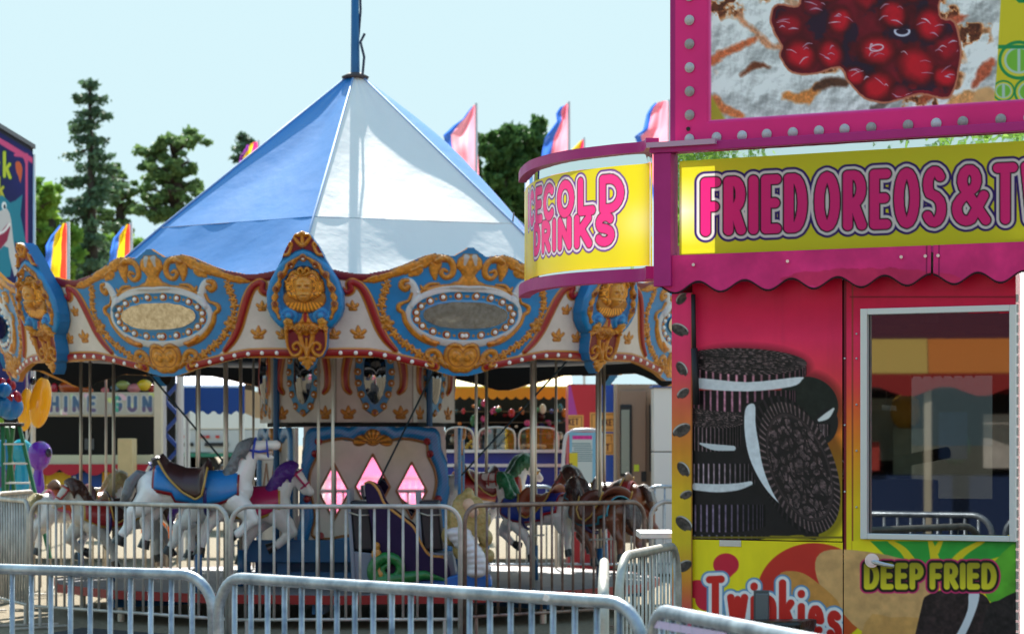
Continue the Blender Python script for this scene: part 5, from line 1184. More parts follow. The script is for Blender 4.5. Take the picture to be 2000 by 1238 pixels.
barrier(-4.95, 23.5, -4.06, 21.5, 'barrier seen nearly end-on at the far left, below the stepladder', mid, galv2, sp=.10)
barrier(-4.95, 24.6, -4.88, 26.1, 'barrier running back at the far left just behind the stepladder\'s feet', mid, galv2, sp=.10)
barrier(-4.98, 27.0, -3.0, 27.2, 'rear barrier on the gravel behind the blond-maned horse', far, galv2, sp=.112)
barrier(-.62, 28.6, .50, 28.8, 'rear barrier in front of the blue food counter', far, galv, sp=.112)
barrier(.55, 28.8, 1.45, 28.7, 'rear barrier in front of the beige trailer door', far, galv, sp=.112)
barrier(1.50, 28.9, 3.3, 29.1, 'rear barrier beside the white cabinet', far, galv, sp=.112)
barrier(-3.7, 34, -1.9, 34.2, 'farthest barrier on the sunlit gravel in front of the white truck', far, galv, sp=.112)
whitish = M('chalky_steel', (196, 194, 184), rough=.45, metal=.35, c2=(150, 146, 136), vscale=12)
barrier(.459, 11.0, .80, 12.35, 'pale chalky barrier standing against the left end of the food trailer', 'pale barriers beside the trailer', whitish, sp=.088, r=.02, rb=.0055, curve=.2)
barrier(.384, 10.65, .318, 8.9, 'pale barrier seen exactly end-on behind the middle front barrier', 'pale barriers beside the trailer', whitish, sp=.1, r=.02)
# lilac cloth strip and dark bag hung on the right front barrier
o = part('lilac_strap', MB().bar(W(1279, 1219, 7.5)+Vector((0, .03, 0)), W(1420, 1244, 6.9)+Vector((0, .03, 0)), .006, .022), M('lilac_cloth', (190, 176, 214), rough=.6)); tag(o, 'lilac strap stretched along the right front barrier', 'strap')
b = MB().prism([fa(1392, 1209, .06), fa(1600, 1207, .06), fa(1585, 1260, .06), fa(1565, 1420, .06), fa(1420, 1420, .06), fa(1402, 1300, .06)], (FN[0]*.25, FN[1]*.25, 0)); o = part('rubbish_bin', b, M('black_bag_plastic', (20, 20, 22), rough=.35, bump=.8, bscale=14), bevel=.02); tag(o, 'black plastic covered bin standing under the snack cake lettering', 'bin')

# ============================================================ TREES
def leafmesh(pts, size, name, m, parent, jitter=.5, flat=False):
    n = len(pts); pts = np.asarray(pts); a = nr.normal(size=(n, 3)); a /= np.linalg.norm(a, axis=1)[:, None]; b_ = nr.normal(size=(n, 3)); b_ -= a*(a*b_).sum(1)[:, None]; b_ /= np.linalg.norm(b_, axis=1)[:, None]
    s = size*(1-jitter+2*jitter*nr.random(n))[:, None]; V = np.stack([pts-a*s*.5-b_*s*.25, pts+a*s*.5-b_*s*.2, pts+a*s*.7+b_*s*.15, pts-a*s*.3+b_*s*.45], 1).reshape(-1, 3)
    V -= np.array(WL[parent.name]); me = bpy.data.meshes.new(name); me.vertices.add(len(V)); me.vertices.foreach_set('co', V.astype(np.float32).reshape(-1)); me.loops.add(4*n); me.loops.foreach_set('vertex_index', np.arange(4*n, dtype=np.int32)); me.polygons.add(n); me.polygons.foreach_set('loop_start', np.arange(0, 4*n, 4, dtype=np.int32)); me.polygons.foreach_set('loop_total', np.full(n, 4, dtype=np.int32)); me.update(calc_edges=True); me.materials.append(m)
    o = bpy.data.objects.new(name, me); C.objects.link(o); o.parent = parent; WL[o.name] = WL[parent.name]; return o
def leafmat(nm, c, c2): return M(nm, c, rough=.6, c2=c2, vscale=.8, trans=.35, spec=.3)
needle = leafmat('spruce_needles', (104, 132, 96), (64, 92, 76)); pinel = leafmat('pine_needles', (124, 150, 92), (84, 116, 70)); broad = leafmat('broad_leaves', (150, 184, 76), (96, 138, 60)); darkl = leafmat('dark_leaves', (88, 124, 64), (54, 86, 50))
bark = M('bark', (74, 60, 50), rough=.9, c2=(46, 38, 32), vscale=6)
def spruce(px, pyt, pyb, half, Y, label, seed, n=24, dens=1.0, sz=.20):
    r = random.Random(seed); x0 = (px-1000)/F*Y; zt_ = CH+(HY-pyt)/F*Y; hw = half/F*Y; zb_ = CH+(HY-pyb)/F*Y; H_ = zt_-zb_
    t = thing('spruce_tree', label, 'tree', (x0, Y, 0), 'trees behind the fairground'); part('trunk', MB().tube([(x0, Y, 0), (x0+.1, Y, zt_*.5), (x0, Y, zt_-.2)], [.32, .2, .04], 8), bark, t, True)
    pts = []; bb = MB()
    for i in range(n):
        f = (i+.5)/n; z0 = zt_-H_*f; env = hw*min(1, .16+1.0*f**.62)
        for j in range(r.choice((5, 6, 7))):
            a = r.random()*2*pi; L_ = env*r.choice((.45, .7, .9, 1.0, 1.15))*r.uniform(.8, 1.05); z = z0+r.uniform(-.10, .10)
            s0_ = Vector((x0, Y, z)); e = Vector((x0+cos(a)*L_, Y+sin(a)*L_, z-L_*r.uniform(.02, .22))); mid_ = s0_.lerp(e, .5)+Vector((0, 0, -.08*L_)); bb.tube([s0_, mid_, e], [.05, .035, .012], 4)
            for q in range(int(70*dens*L_)+6):
                u_ = r.random()**.75; q_ = s0_.lerp(mid_, u_*2) if u_ < .5 else mid_.lerp(e, u_*2-1); w_ = .04+.085*L_*(1-abs(u_-.6)); dr_ = abs(r.gauss(0, .10+.06*(1-u_)))
                pts.append((q_.x+r.gauss(0, w_), q_.y+r.gauss(0, w_), q_.z+.05-dr_))
    part('limbs', bb, bark, t); leafmesh(pts, sz, 'crown', needle, t); return t
def crown_tree(px, pyt, pyb, half, Y, label, seed, m, n=14, leaves=9000, sz=.22, name='broadleaf_tree', squash=1., cr=(.20, .36), cat='tree', limbs=9, hollow=.3):
    """trunk, forking limbs, and many small leaf tufts carried on the limbs with gaps between"""
    r = random.Random(seed); x0 = (px-1000)/F*Y; zt_ = CH+(HY-pyt)/F*Y; hw = half/F*Y; zb_ = CH+(HY-pyb)/F*Y; zc = (zt_+zb_)/2; hz_ = (zt_-zb_)/2
    t = thing(name, label, cat, (x0, Y, 0), 'trees behind the fairground')
    bb = MB(); bb.tube([(x0, Y, 0), (x0+.1, Y, zc), (x0, Y, zt_-.25*hz_)], [.28, .17, .04], 8)
    tufts = []; pts = []
    for i in range(limbs):
        a = r.random()*2*pi; v = -.8+1.7*(i+.5)/limbs; env = hw*sqrt(max(.08, 1-v*v*.92))*r.uniform(.75, 1.08)
        s_ = Vector((x0, Y, zc+hz_*(v-.25))); e = Vector((x0+cos(a)*env, Y+sin(a)*env, zc+hz_*v)); s_.z = max(.5, min(s_.z, zt_-.3*hz_)); m_ = s_.lerp(e, .5)+Vector((0, 0, .05*hz_)); bb.tube([s_, m_, e], [.10, .06, .015], 5)
        for j in range(max(2, n//limbs)):
            u_ = hollow+(1-hollow)*r.random()**.8; q_ = s_.lerp(m_, u_*2) if u_ < .5 else m_.lerp(e, u_*2-1); sp_ = .30*hw*u_; c = (q_.x+r.gauss(0, sp_), q_.y+r.gauss(0, sp_), q_.z+r.gauss(0, sp_*.55))
            tufts.append((c, r.uniform(*cr)*hw)); 
            if j % 3 == 0: bb.tube([q_, c], [.03, .01], 4)
    for c, R_ in tufts:
        k = max(6, int(leaves/len(tufts)*r.uniform(.5, 1.5))); q = nr.normal(size=(k, 3)); q *= R_*.55; q[:, 2] *= squash; pts.append(q+np.array(c))
    part('trunk', bb, bark, t, True); leafmesh(np.concatenate(pts), sz, 'crown', m, t); return t
spruce(175, 148, 600, 84, 78, 'tallest spruce with drooping dark branches, left of the canopy', 3, n=17, dens=1.5, sz=.12)
crown_tree(340, 255, 470, 62, 82, 'airy pine with a rounded top and bare stem between the tall spruce and the canopy', 8, pinel, n=150, leaves=15000, sz=.13, squash=.6, cr=(.07, .17), limbs=26, hollow=.35, name='pine_tree')
spruce(478, 258, 460, 52, 88, 'small spruce tip showing at the upper left slope of the canopy', 9, n=11, dens=1.2, sz=.13)
crown_tree(230, 330, 480, 50, 84, 'thin pine crown between the tall spruce and the airy pine', 18, pinel, n=50, leaves=4600, sz=.13, squash=.5, cr=(.07, .18), limbs=12, hollow=.3, name='pine_tree')
crown_tree(975, 245, 480, 52, 84, 'left one of the pair of dark bushy trees behind the canopy\'s right slope', 12, darkl, n=170, leaves=24000, sz=.2, cr=(.10, .20), limbs=34, hollow=.25)
crown_tree(1030, 235, 520, 56, 86, 'right one of the pair of dark bushy trees behind the canopy\'s right slope', 13, darkl, n=180, leaves=26000, sz=.2, cr=(.10, .20), limbs=36, hollow=.25)
crown_tree(95, 355, 560, 52, 74, 'bright green leafy tree between the shark banner and the tall spruce', 14, broad, n=130, leaves=17000, sz=.18, cr=(.10, .22), limbs=26)
crown_tree(215, 455, 600, 80, 90, 'sunlit green bushes low behind the flags at the left', 15, broad, n=130, leaves=17000, sz=.18, cr=(.10, .2), limbs=26, name='leafy_bushes', cat='bushes')
crown_tree(12, 248, 420, 30, 95, 'tree top peeping above the shark banner', 16, broad, n=60, leaves=5000, sz=.2, cr=(.12, .25), limbs=16)
# trees and stalls on the camera's side of the ground, seen only in the mirrors
for i, (x, y, h, w_) in enumerate(((-26, -16, 9, 4), (-18, -22, 8, 4), (-34, -8, 10, 5), (-12, -26, 9, 4))):
    t = thing('broadleaf_tree', 'leafy tree behind the photographer, %s from the left' % ('second', 'third', 'first', 'fourth')[i], 'tree', (x, y, 0), 'trees seen only in the mirrors')
    part('trunk', MB().tube([(x, y, 0), (x, y, h*.7)], [.3, .1], 8), bark, t); q = nr.normal(size=(2600, 3)); q /= np.linalg.norm(q, axis=1)[:, None]; q *= nr.random((2600, 1))**.4*np.array([w_, w_, h*.42]); leafmesh(q+np.array([x, y, h*.58]), .5, 'crown', broad, t)
def stall(x, y, wd, c1, c2, label, rz=0):
    t = thing('striped_stall', label, 'stall', (x, y, 0)); 
    part('counter', MB().box((x, y, .6), (wd, 1.6, 1.2)), M('stall_'+str(c1[0]), c1, rough=.5), t); n = 10
    for k in range(n): part('roof_stripe', MB().prism([(x-wd/2+wd*k/n, y+1.0, 2.2), (x-wd/2+wd*(k+1)/n, y+1.0, 2.2), (x-wd/2+wd*(k+1)/n, y-.6, 3.1), (x-wd/2+wd*k/n, y-.6, 3.1)], (0, 0, .03)), M('stripe_%d_%d' % ((c1 if k % 2 else c2)[:2]), c1 if k % 2 else c2, rough=.6), t)
    part('back', MB().box((x, y-.7, 1.6), (wd, .06, 3.0)), M('stallback_%d_%d' % c2[:2], c2, rough=.6), t)
stall(1.4, -9, 3.2, (240, 50, 124), (244, 224, 50), 'pink and yellow striped stall behind the photographer')
stall(-2.4, -10, 3.2, (238, 110, 160), (240, 236, 230), 'pink and white striped stall behind the photographer')
t = thing('awning_stall', 'dark stall with orange awning across the path, seen only in the trailer glass', 'stall', (0, 0, 0))
for k in range(8): part('awning_panel', MB().prism([(-5+k*1.25, -.6, 2.5), (-3.76+k*1.25, -.6, 2.5), (-3.76+k*1.25, .4, 3.0), (-5+k*1.25, .4, 3.0)], (0, 0, .02)), M('aw_%d' % (k % 3), ((196, 116, 50), (190, 160, 84), (70, 110, 100))[k % 3], rough=.6, trans=.2), t)
b = MB(); pts = [(-5, -.62, 2.5), (5, -.62, 2.5)]+[(5-10*j/60, -.62, 2.26+.07*sin(j*1.05)) for j in range(61)]; b.prism(pts, (0, .01, 0)); part('valance', b, M('vl_red', (150, 30, 30), rough=.7), t)
part('back_wall', MB().box((0, 1.6, 2.1), (10, .1, 4.2)), M('stall_brown', (70, 58, 50), rough=.7, c2=(40, 40, 44), vscale=1.5), t); part('counter', MB().box((0, .2, .55), (10, .7, 1.1)), M('counter_navy', (30, 50, 90), rough=.5), t); part('roof_board', MB().box((0, .5, 3.55), (10, .1, 1.1)), M('roof_maroon', (90, 40, 60), rough=.5), t)
for x in (-5, -2.5, 0, 2.5, 5): part('post', MB().box((x, -.5, 1.25), (.1, .1, 2.5)), M('post_cream', (190, 180, 160), rough=.5), t)
for i in range(14): part('prize', MB().ball((-4.6+i*.7, .9, 1.5+.5*(i % 3)), (.22, .2, .26), 10, 7), M('pz_%d' % (i % 5), ((180, 60, 60), (60, 150, 90), (210, 160, 60), (90, 90, 180), (200, 120, 160))[i % 5], rough=.5), t, True)
qr_ = random.Random(9)
for i in range(16):
    x_ = -4.7+i*.62; h0 = qr_.uniform(1.15, 1.7); c_ = qr_.choice([(190, 200, 170), (60, 110, 70), (180, 60, 50), (200, 190, 180), (60, 90, 140), (220, 170, 70), (110, 80, 70)])
    part('hung_goods', MB().box((x_, -.2+.5*(i % 3), h0), (qr_.uniform(.18, .5), .04, qr_.uniform(.3, .8))), M('goods_%d' % c_[0], c_, rough=.6, var=.3, vscale=5), t)
part('price_board', MB().box((1.1, 1.45, 1.75), (1.6, .06, .9)), M('board_pale', (200, 206, 180), rough=.6, var=.3, vscale=4), t)
part('price_board', MB().box((-2.6, 1.45, 1.7), (1.2, .06, 1.0)), M('board_green', (90, 140, 80), rough=.6, var=.3, vscale=4), t)
t.location = (-15.4, -2.4, 0); t.rotation_euler = (0, 0, radians(130.5))
# ============================================================ FLAGS
def flag(px, pyt, pyb, Y, cols, shape, label, rows=26, colsn=22, pole_x=None, wave=1., z0=0.):
    """shape: list of (row fraction, left px, right px) outlines; cols: colour bands from left to right"""
    t = thing('fairground_flag', label, 'flag', ((px-1000)/F*Y, Y, 0), 'tall flags behind the carousel')
    part('flag_pole', MB().tube([W(px, HY+CH*F/Y, Y), W(px, pyt-3, Y)], .03, 8), M('white_pole', (200, 196, 196), rough=.4), t, True)
    fr = [s[0] for s in shape]; v, u = np.meshgrid(np.linspace(0, 1, rows*4), np.linspace(0, 1, colsn*4), indexing='ij')
    y = pyt+(pyb-pyt)*v; lft = np.interp(v, fr, [s[1] for s in shape]); rgt = np.interp(v, fr, [s[2] for s in shape]); x = lft+(rgt-lft)*u
    tl = np.interp(v, fr, [s[3] if len(s) > 3 else 0 for s in shape]); y = y+tl*(1-u)
    Yw = Y+wave*(.16*np.sin(u*7+v*3)+.10*np.sin(v*11-u*4)+.05*np.sin(u*17+v*7)+.03*np.sin(v*29+u*6))*(1-u); P = np.stack([(x-1000)/F*Y, Yw, CH+(HY-y)/F*Y], -1)
    A_ = Art(x, y, cols[0][1], aa=2)
    for f_, c in cols[1:]: A_.col = np.where((u > f_+.04*np.sin(v*9))[..., None], np.array(c, float), A_.col)
    gridmesh('cloth', P, A_, M('flag_cloth', attr=True, rough=.7, trans=.7), t); return t
_pk, bl_, yl, rd = (246, 120, 150), (70, 120, 214), (250, 220, 40), (236, 60, 44)
flag(930, 205, 420, 45, [(0, bl_), (.20, (252, 172, 186)), (.7, (250, 150, 172))], [(0, 922, 929, 3), (.04, 912, 930, 5), (.09, 903, 930, 6), (.16, 884, 931, 4), (.26, 865, 932), (.36, 870, 932), (.5, 882, 934), (1, 905, 938)], 'pink and blue flag just above the canopy\'s right slope, left of the dark trees')
flag(1111, 202, 420, 45, [(0, bl_), (.36, (252, 150, 170))], [(0, 1104, 1110, 3), (.03, 1094, 1110), (.08, 1086, 1111), (.15, 1088, 1111), (.22, 1076, 1112), (.3, 1064, 1113), (.45, 1058, 1114), (1, 1046, 1118)], 'pink and blue twisted flag in front of the pair of dark trees')
flag(1307, 198, 420, 45, [(0, bl_), (.16, (252, 150, 170))], [(0, 1280, 1306, 2), (.04, 1272, 1307), (.1, 1264, 1308), (.24, 1257, 1308), (.30, 1240, 1308), (.38, 1246, 1308), (.5, 1256, 1308), (1, 1285, 1308)], 'pink and blue flag against the left edge of the cherry picture')
flag(1141, 272, 420, 60, [(0, yl), (.62, (230, 40, 110))], [(0, 1134, 1140, 3), (.15, 1114, 1140), (.5, 1108, 1141), (1, 1108, 1142)], 'small yellow and pink flag behind the curved drinks sign')
flag(505, 277, 330, 60, [(0, (140, 60, 160)), (.3, yl), (.62, (232, 50, 120))], [(0, 482, 504, 6), (.3, 470, 503, 6), (.6, 466, 500, 6), (1, 470, 490, 4)], 'small purple, yellow and pink flag poking out above the canopy\'s left slope')
flag(133, 436, 640, 40, [(0, bl_), (.30, yl), (.70, rd)], [(0, 116, 132, 4), (.08, 96, 132, 6), (.2, 84, 132, 2), (.6, 88, 132), (1, 100, 133)], 'blue, yellow and red flag nearest the shark banner')
flag(256, 438, 640, 44, [(0, bl_), (.36, yl), (.68, rd)], [(0, 240, 256, 4), (.1, 218, 256, 6), (.25, 211, 256, 2), (.6, 212, 255), (1, 216, 252)], 'blue, yellow and red flag touching the left skirt of the canopy')

# ============================================================ SHARK BANNER
bt = thing('shark_banner', 'tall dark blue banner with a painted laughing shark and yellow-green lettering', 'banner', (-5.63, 30, 0))
s, z = np.meshgrid(np.arange(0, 6.0, .012), np.arange(5.02, 1.9, -.012)); x = -5.66+.0*s; y = 24.2+s
x = -5.66+.03*(y-24)/6-.02; px, py = proj(x, y, z)
A = Art(px, py, (26, 30, 92), aa=1.6); A.col *= (.8+.4*fbm(px, py, 40, 3))[..., None]; X, Y = px, py
zz = z; topd = (5.02-zz)*F/y; A.fill(topd-7, (40, 46, 60)); A.fill(np.abs(X-52)-2.6+np.where(Y < 300, 50, 0), (216, 80, 130)); A.fill(np.abs(topd-24)-6, (216, 80, 130)); A.fill(A.cur([(30, 303), (46, 306), (52, 318)], 3), (216, 80, 130))
L, xe = layout('Shark', -76, 324, 46, ex=.60, gap=.22, slope=.24); d = lines(A, L); A.fill(d-5, (20, 60, 50)); A.fill(d-3.2, (196, 206, 60))
L, xe = layout('Attack', -84, 362, 37, ex=.60, gap=.2, slope=.27); d = lines(A, L); A.fill(d-4.5, (20, 60, 50)); A.fill(d-2.8, (200, 190, 60))
A.fill(A.poly([(30, 318), (38, 316), (44, 330), (40, 358), (36, 345), (32, 336)], 2), (214, 96, 60))
A.fill(A.poly([(-60, 400), (5, 382), (20, 396), (30, 392), (44, 380), (40, 420), (50, 470), (56, 492), (40, 500), (30, 470), (20, 540), (-60, 560)], 0), (40, 130, 150)); A.fill(A.poly([(-60, 430), (0, 412), (14, 408), (22, 430), (26, 470), (36, 520), (28, 540), (18, 500), (8, 480), (-60, 530)], 2), (206, 200, 196)); A.fill(A.poly([(-60, 470), (0, 455), (16, 436), (20, 445), (14, 470), (2, 485), (-60, 520)], 0), (150, 40, 70)); A.fill(A.cur([(-60, 468), (0, 456), (18, 438)], 2.5), (236, 232, 226)); A.fill(A.ell(8, 402, 5, 8), (240, 240, 236)); A.fill(A.ell(9, 404, 2, 4), (20, 20, 30))
gridmesh('banner_sheet', np.stack([x, y, z], -1), A, M('banner_vinyl', attr=True, rough=.8, spec=.1), bt, thick=.02)
for dx in (-.02,): part('banner_post', MB().tube([(-5.63+dx, 30.22+dx, 0), (-5.63+dx, 30.22+dx, 4.95)], .032, 8), silver, bt, True)
part('banner_rail', MB().bar((-5.68, 24.2, 5.04), (-5.65, 30.2, 5.04), .06, .05), M('dark_rail', (60, 64, 72), rough=.5), bt)

# ============================================================ LEFT BACKGROUND
balm = lambda c, nm: M(nm, c, rough=.16, coat=.6, trans=.18)
def balloonset(px, py, Y, label, name='inflatable_toy', cat='inflatable toy'):
    return thing(name, label, cat, tuple(W(px, py, Y)), 'inflatable toys for sale')
def bal(nm, px, py, Y, rx, rz_, c, par, tilt=0, sm=True):
    k = Y/F; return part(nm, MB().ball(W(px, py, Y), (rx*k, rx*k*.7, rz_*k), 20, 14, Matrix.Rotation(radians(tilt), 3, 'Y')), balm(c, 'vinyl_%d_%d_%d' % c), par, True)
t = balloonset(80, 785, 28, 'big yellow oval inflatable hanging at the left'); bal('balloon', 79, 786, 28, 21, 50, (250, 190, 16), t, 8); bal('ear', 64, 744, 28, 6, 8, (30, 28, 28), t); bal('ear', 88, 734, 28, 7, 8, (30, 28, 28), t)
t = balloonset(45, 790, 28.6, 'narrow yellow inflatable half hidden left of the big yellow oval one'); bal('balloon', 50, 800, 28.8, 15, 42, (250, 190, 16), t, 4)
for i, (x, y, r, lb) in enumerate(((20, 795, 26, 'large round blue inflatable, nearest the ladder top'), (2, 792, 22, 'round blue inflatable cut by the left edge of the picture'), (8, 762, 15, 'small blue inflatable on top of the large round blue one'))):
    t = balloonset(x, y, 27.4, lb); bal('balloon', x, y, 27.4-.1*i, r, r*.95, (30, 130, 200), t); bal('cap', x-6, y-r*.9, 27.3, 9, 11, (186, 24, 40), t, 40); bal('cap', x+14, y-r*.8, 27.3, 8, 12, (186, 24, 40), t, -30)
t = balloonset(78, 890, 27.6, 'shiny purple inflatable figure with round head standing right of the ladder'); b = MB(); capsule(b, [(*W(78, 885, 27.6), .135), (*W(77, 896, 27.6), .12)]); capsule(b, [(*W(75, 920, 27.6), .05), (*W(74, 950, 27.6), .075), (*W(70, 1000, 27.6), .065), (*W(68, 1040, 27.6), .05)]); link('balloon', remesh(b, .014, 4), balm((120, 50, 190), 'vinyl_purple'), t); bal('eye', 95, 884, 27.5, 6, 9, (40, 20, 60), t)
for x, y, c, lb in ((42, 880, (30, 170, 190), 'teal inflatable figure behind the ladder'), (8, 880, (30, 150, 200), 'bright blue inflatable figure left of the teal one, behind the ladder'), (0, 930, (120, 80, 150), 'mauve inflatable figure at the left edge behind the ladder')):
    t = balloonset(x, y, 28.0, lb); b = MB(); capsule(b, [(*W(x, y, 28), .13), (*W(x, y+8, 28), .12)]); capsule(b, [(*W(x, y+30, 28), .07), (*W(x, y+70, 28), .09), (*W(x-3, y+140, 28), .06)]); link('balloon', remesh(b, .014, 4), balm(c, 'vinyl_%d_%d_%d' % c), t)
t = balloonset(2, 824, 27.3, 'small lime green inflatable at the left edge above the ladder top'); bal('balloon', 0, 823, 27.3, 8, 8, (150, 200, 30), t)
# stand for the inflatables
t = thing('display_stand', 'slim silver truss stand holding the inflatables', 'stand', tuple(W(55, 865, 29).to_2d())+(0,)); 
for px in (52, 61): part('post', MB().tube([(W(px, 0, 29).x, 29, 0), (W(px, 0, 29).x, 29, 2.45)], .012, 8), silver, t)
b = MB()
for k in range(12): z = .3+k*.18; b.bar((W(52 if k % 2 else 61, 0, 29).x, 29, z), (W(61 if k % 2 else 52, 0, 29).x, 29, z+.18), .008, .008)
part('lacing', b, silver, t)
# stepladder
lg = M('green_fibreglass', (16, 110, 66), rough=.4); t = thing('stepladder', 'green stepladder with silver treads and a black top, standing at the far left', 'stepladder', tuple(W(20, 865, 26.4).to_2d())+(0,))
for (a, c, Y0, Y1) in (((38, 832), (98, 1090), 26.3, 26.0), ((6, 832), (8, 1090), 26.3, 26.0), ((26, 832), (4, 1062), 26.4, 27.1), ((14, 832), (38, 1060), 26.4, 27.1)): part('rail', MB().bar(W(a[0], a[1], Y0), W(c[0], c[1], Y1), .035, .05, (0, 1, 0)), lg, t)
for k, y in enumerate((867, 905, 943, 985, 1030)): part('tread', MB().bar(W(8, y, 26.2), W(46+(y-867)*.235, y, 26.2), .07, .018), silver, t)
part('top_cap', MB().box(W(22, 829, 26.3), (.24, .16, .035)), M('black_plastic', (26, 26, 28), rough=.5), t, bevel=.005)
# game stall with a letter band
cream = M('cream_paint', (206, 192, 166), rough=.5, var=.12, vscale=3)
gs = thing('game_stall', 'long game stall with a pastel lettered band over a black opening and scalloped skirt', 'game stall', (W(180, 0, 33).x, 33, 0))
YS = 33.0; k = YS/F
def wp(px, py, dy=0.): return W(px, py, YS)+Vector((0, dy, 0))
def pbox(x0, x1, y0, y1, dy0, dy1, Yr=YS):
    a = W(x0, y1, Yr); c = W(x1, y0, Yr); return MB().box(((a.x+c.x)/2, Yr+(dy0+dy1)/2, (a.z+c.z)/2), (abs(c.x-a.x), abs(dy1-dy0), abs(c.z-a.z)))
sx, sz_ = np.meshgrid(np.arange(-60, 302, 1.6), np.arange(768, 811, 1.4))
A = Art(sx, sz_, (172, 166, 150), aa=2); A.col = A.col*(.9+.15*fbm(sx, sz_, 20, 3))[..., None]
for i in range(22): A.fill(A.ell(rnd.uniform(-60, 300), rnd.uniform(770, 808), 9, 5, rnd.uniform(0, 90)), rnd.choice([(196, 206, 120), (214, 170, 180), (170, 200, 150), (230, 226, 200)]))
L, xe = layout('MACHINE GUN', 5, 801, 25, ex=1.0, gap=.66); Lx = lines(A, L); hue = (np.clip((sx-200)/90, 0, 1))[..., None]
A.fill(Lx-5.2, (206, 200, 190)); A.fill(Lx-3.6, (64, 94, 124)); A.fill(np.maximum(Lx-3.6, 795-sz_), (96, 80, 112)); A.fill(np.maximum(Lx-3.6, np.maximum(205-sx, sx-232)), (70, 160, 130))
P = np.stack([(sx-1000)*k, np.full(sx.shape, YS-.02), CH+(HY-sz_)*k], -1); gridmesh('letter_band', P, A, M('band_print', attr=True, rough=.5), gs)
part('band_board', pbox(-62, 304, 766, 813, 0, .08), cream, gs); part('upper_board', pbox(-62, 304, 640, 690, 0, .08), cream, gs)
part('end_post', pbox(302, 316, 640, 1080, -.05, .12), cream, gs); part('counter_front', pbox(-62, 302, 888, 906, -.1, .1), M('pale_green_counter', (190, 190, 160), rough=.5), gs)
for x0, x1, c in ((-62, 90, (206, 164, 34)), (90, 140, (206, 164, 34)), (140, 200, (30, 70, 140)), (200, 302, (214, 160, 34))): part('skirt_panel', pbox(x0, x1-1, 922, 1000, -.02, .05), M('skirt_%d' % c[0], c, rough=.7), gs)
b = MB(); n = 8
for i in range(n):
    xa = -60+i*45; pts = [wp(xa, 906, -.14), wp(xa+45, 906, -.14)]+[wp(xa+45-45*j/8, 916+12*sin(pi*j/8), -.14) for j in range(9)]; b.prism(pts, (0, .01, 0))
part('scalloped_skirt', b, M('skirt_red', (176, 30, 50), rough=.7), gs)
part('stall_back', pbox(-62, 302, 640, 1000, 2.0, 2.1), M('stall_black', (14, 14, 15), rough=.8), gs); part('stall_floor', MB().box((W(120, 0, 34).x, 34.0, .55), (2.4, 2, .06)), darkm, gs); part('stall_roof', MB().box((W(120, 0, 34).x, 34.0, 2.95), (2.5, 2.1, .06)), darkm, gs)
for i, (x, y, rx, rz_, c) in enumerate(((140, 756, 26, 14, (176, 74, 24)), (106, 758, 7, 10, (190, 30, 60)), (165, 762, 18, 8, (180, 90, 30)), (282, 752, 15, 11, (206, 180, 40)), (262, 758, 14, 9, (190, 120, 130)), (240, 752, 14, 9, (150, 160, 90)), (205, 762, 8, 6, (210, 110, 120)), (225, 757, 9, 6, (110, 150, 170)), (296, 758, 8, 8, (130, 30, 30)))): bal('prize', x, y, 33.4, rx, rz_, c, gs)
for px, py in ((158, 868), (234, 868)): part('target', pbox(px-8, px+8, py-12, py+10, .6, .7), M('target_grey', (90, 92, 96), rough=.6), gs)
o = part('speaker_cabinet', pbox(246, 274, 856, 928, -.7, -.3), M('cabinet_cream', (208, 184, 134), rough=.4, var=.2, vscale=4), bevel=.01); tag(o, 'upright cream cabinet standing before the black opening of the shooting stall', 'cabinet')
# truss tower
t = thing('truss_tower', 'white and blue lattice tower between the shooting stall and the blue awning', 'tower', (W(340, 0, 34).x, 34, 0))
for px in (318, 352): part('post', MB().tube([(W(px, 0, 34).x, 34, 0), (W(px, 0, 34).x, 34, 2.9)], .05, 8), M('white_pole', (200, 196, 196)), t)
b = MB()
for k_ in range(6): b.bar(W(320 if k_ % 2 else 350, 940-k_*32, 34), W(350 if k_ % 2 else 320, 908-k_*32, 34), .04, .05)
part('lacing', b, M('truss_blue', (30, 66, 140), rough=.5), t)
# blue awning and the truck behind it
t = thing('awning_stall', 'stall with a deep blue awning and wavy white hem behind the white horse', 'stall', (W(400, 0, 36).x, 36, 0)); k = 36/F
b = MB(); pts = [W(330, 756, 36), W(478, 756, 36), W(478, 806, 36)]+[W(478-148*j/28, 806+4*sin(j*1.5), 36) for j in range(1, 29)]; b.prism(pts, (0, .02, 0)); part('valance', b, M('blue_awning_cloth', (14, 72, 150), rough=.6, trans=.15), t)
part('awning_top', MB().prism([W(330, 755, 36), W(478, 755, 36), W(478, 752, 36)+Vector((0, 1.6, .75)), W(330, 752, 36)+Vector((0, 1.6, .75))], (0, 0, .02)), M('pale_awning_top', (120, 160, 220), rough=.5), t)
b = MB()
for j, x in enumerate((340, 347, 354)): b.add([W(x-3, 762, 35.98), W(x+3, 762, 35.98), W(x+3, 786, 35.98), W(x-3, 786, 35.98)], [(0, 1, 2, 3)])
part('emblem', b, M('emblem_white', (200, 190, 200), rough=.5), t)
for px in (366, 472): part('post', MB().tube([(W(px, 0, 36.2).x, 36.2, 0), (W(px, 0, 36.2).x, 36.2, 2.3)], .04, 8), silver, t)
tw = thing('white_truck', 'white box truck with red marker lights parked in the sun behind the blue awning', 'truck', (W(420, 0, 44).x, 44, 0)); Yt = 44.0
whp = M('truck_white', (226, 226, 220), rough=.35); 
def tb(nm, x0, x1, y0, y1, d0, d1, m, bev=0): part(nm, pbox(x0, x1, y0, y1, d0, d1, Yt), m, tw, bevel=bev)
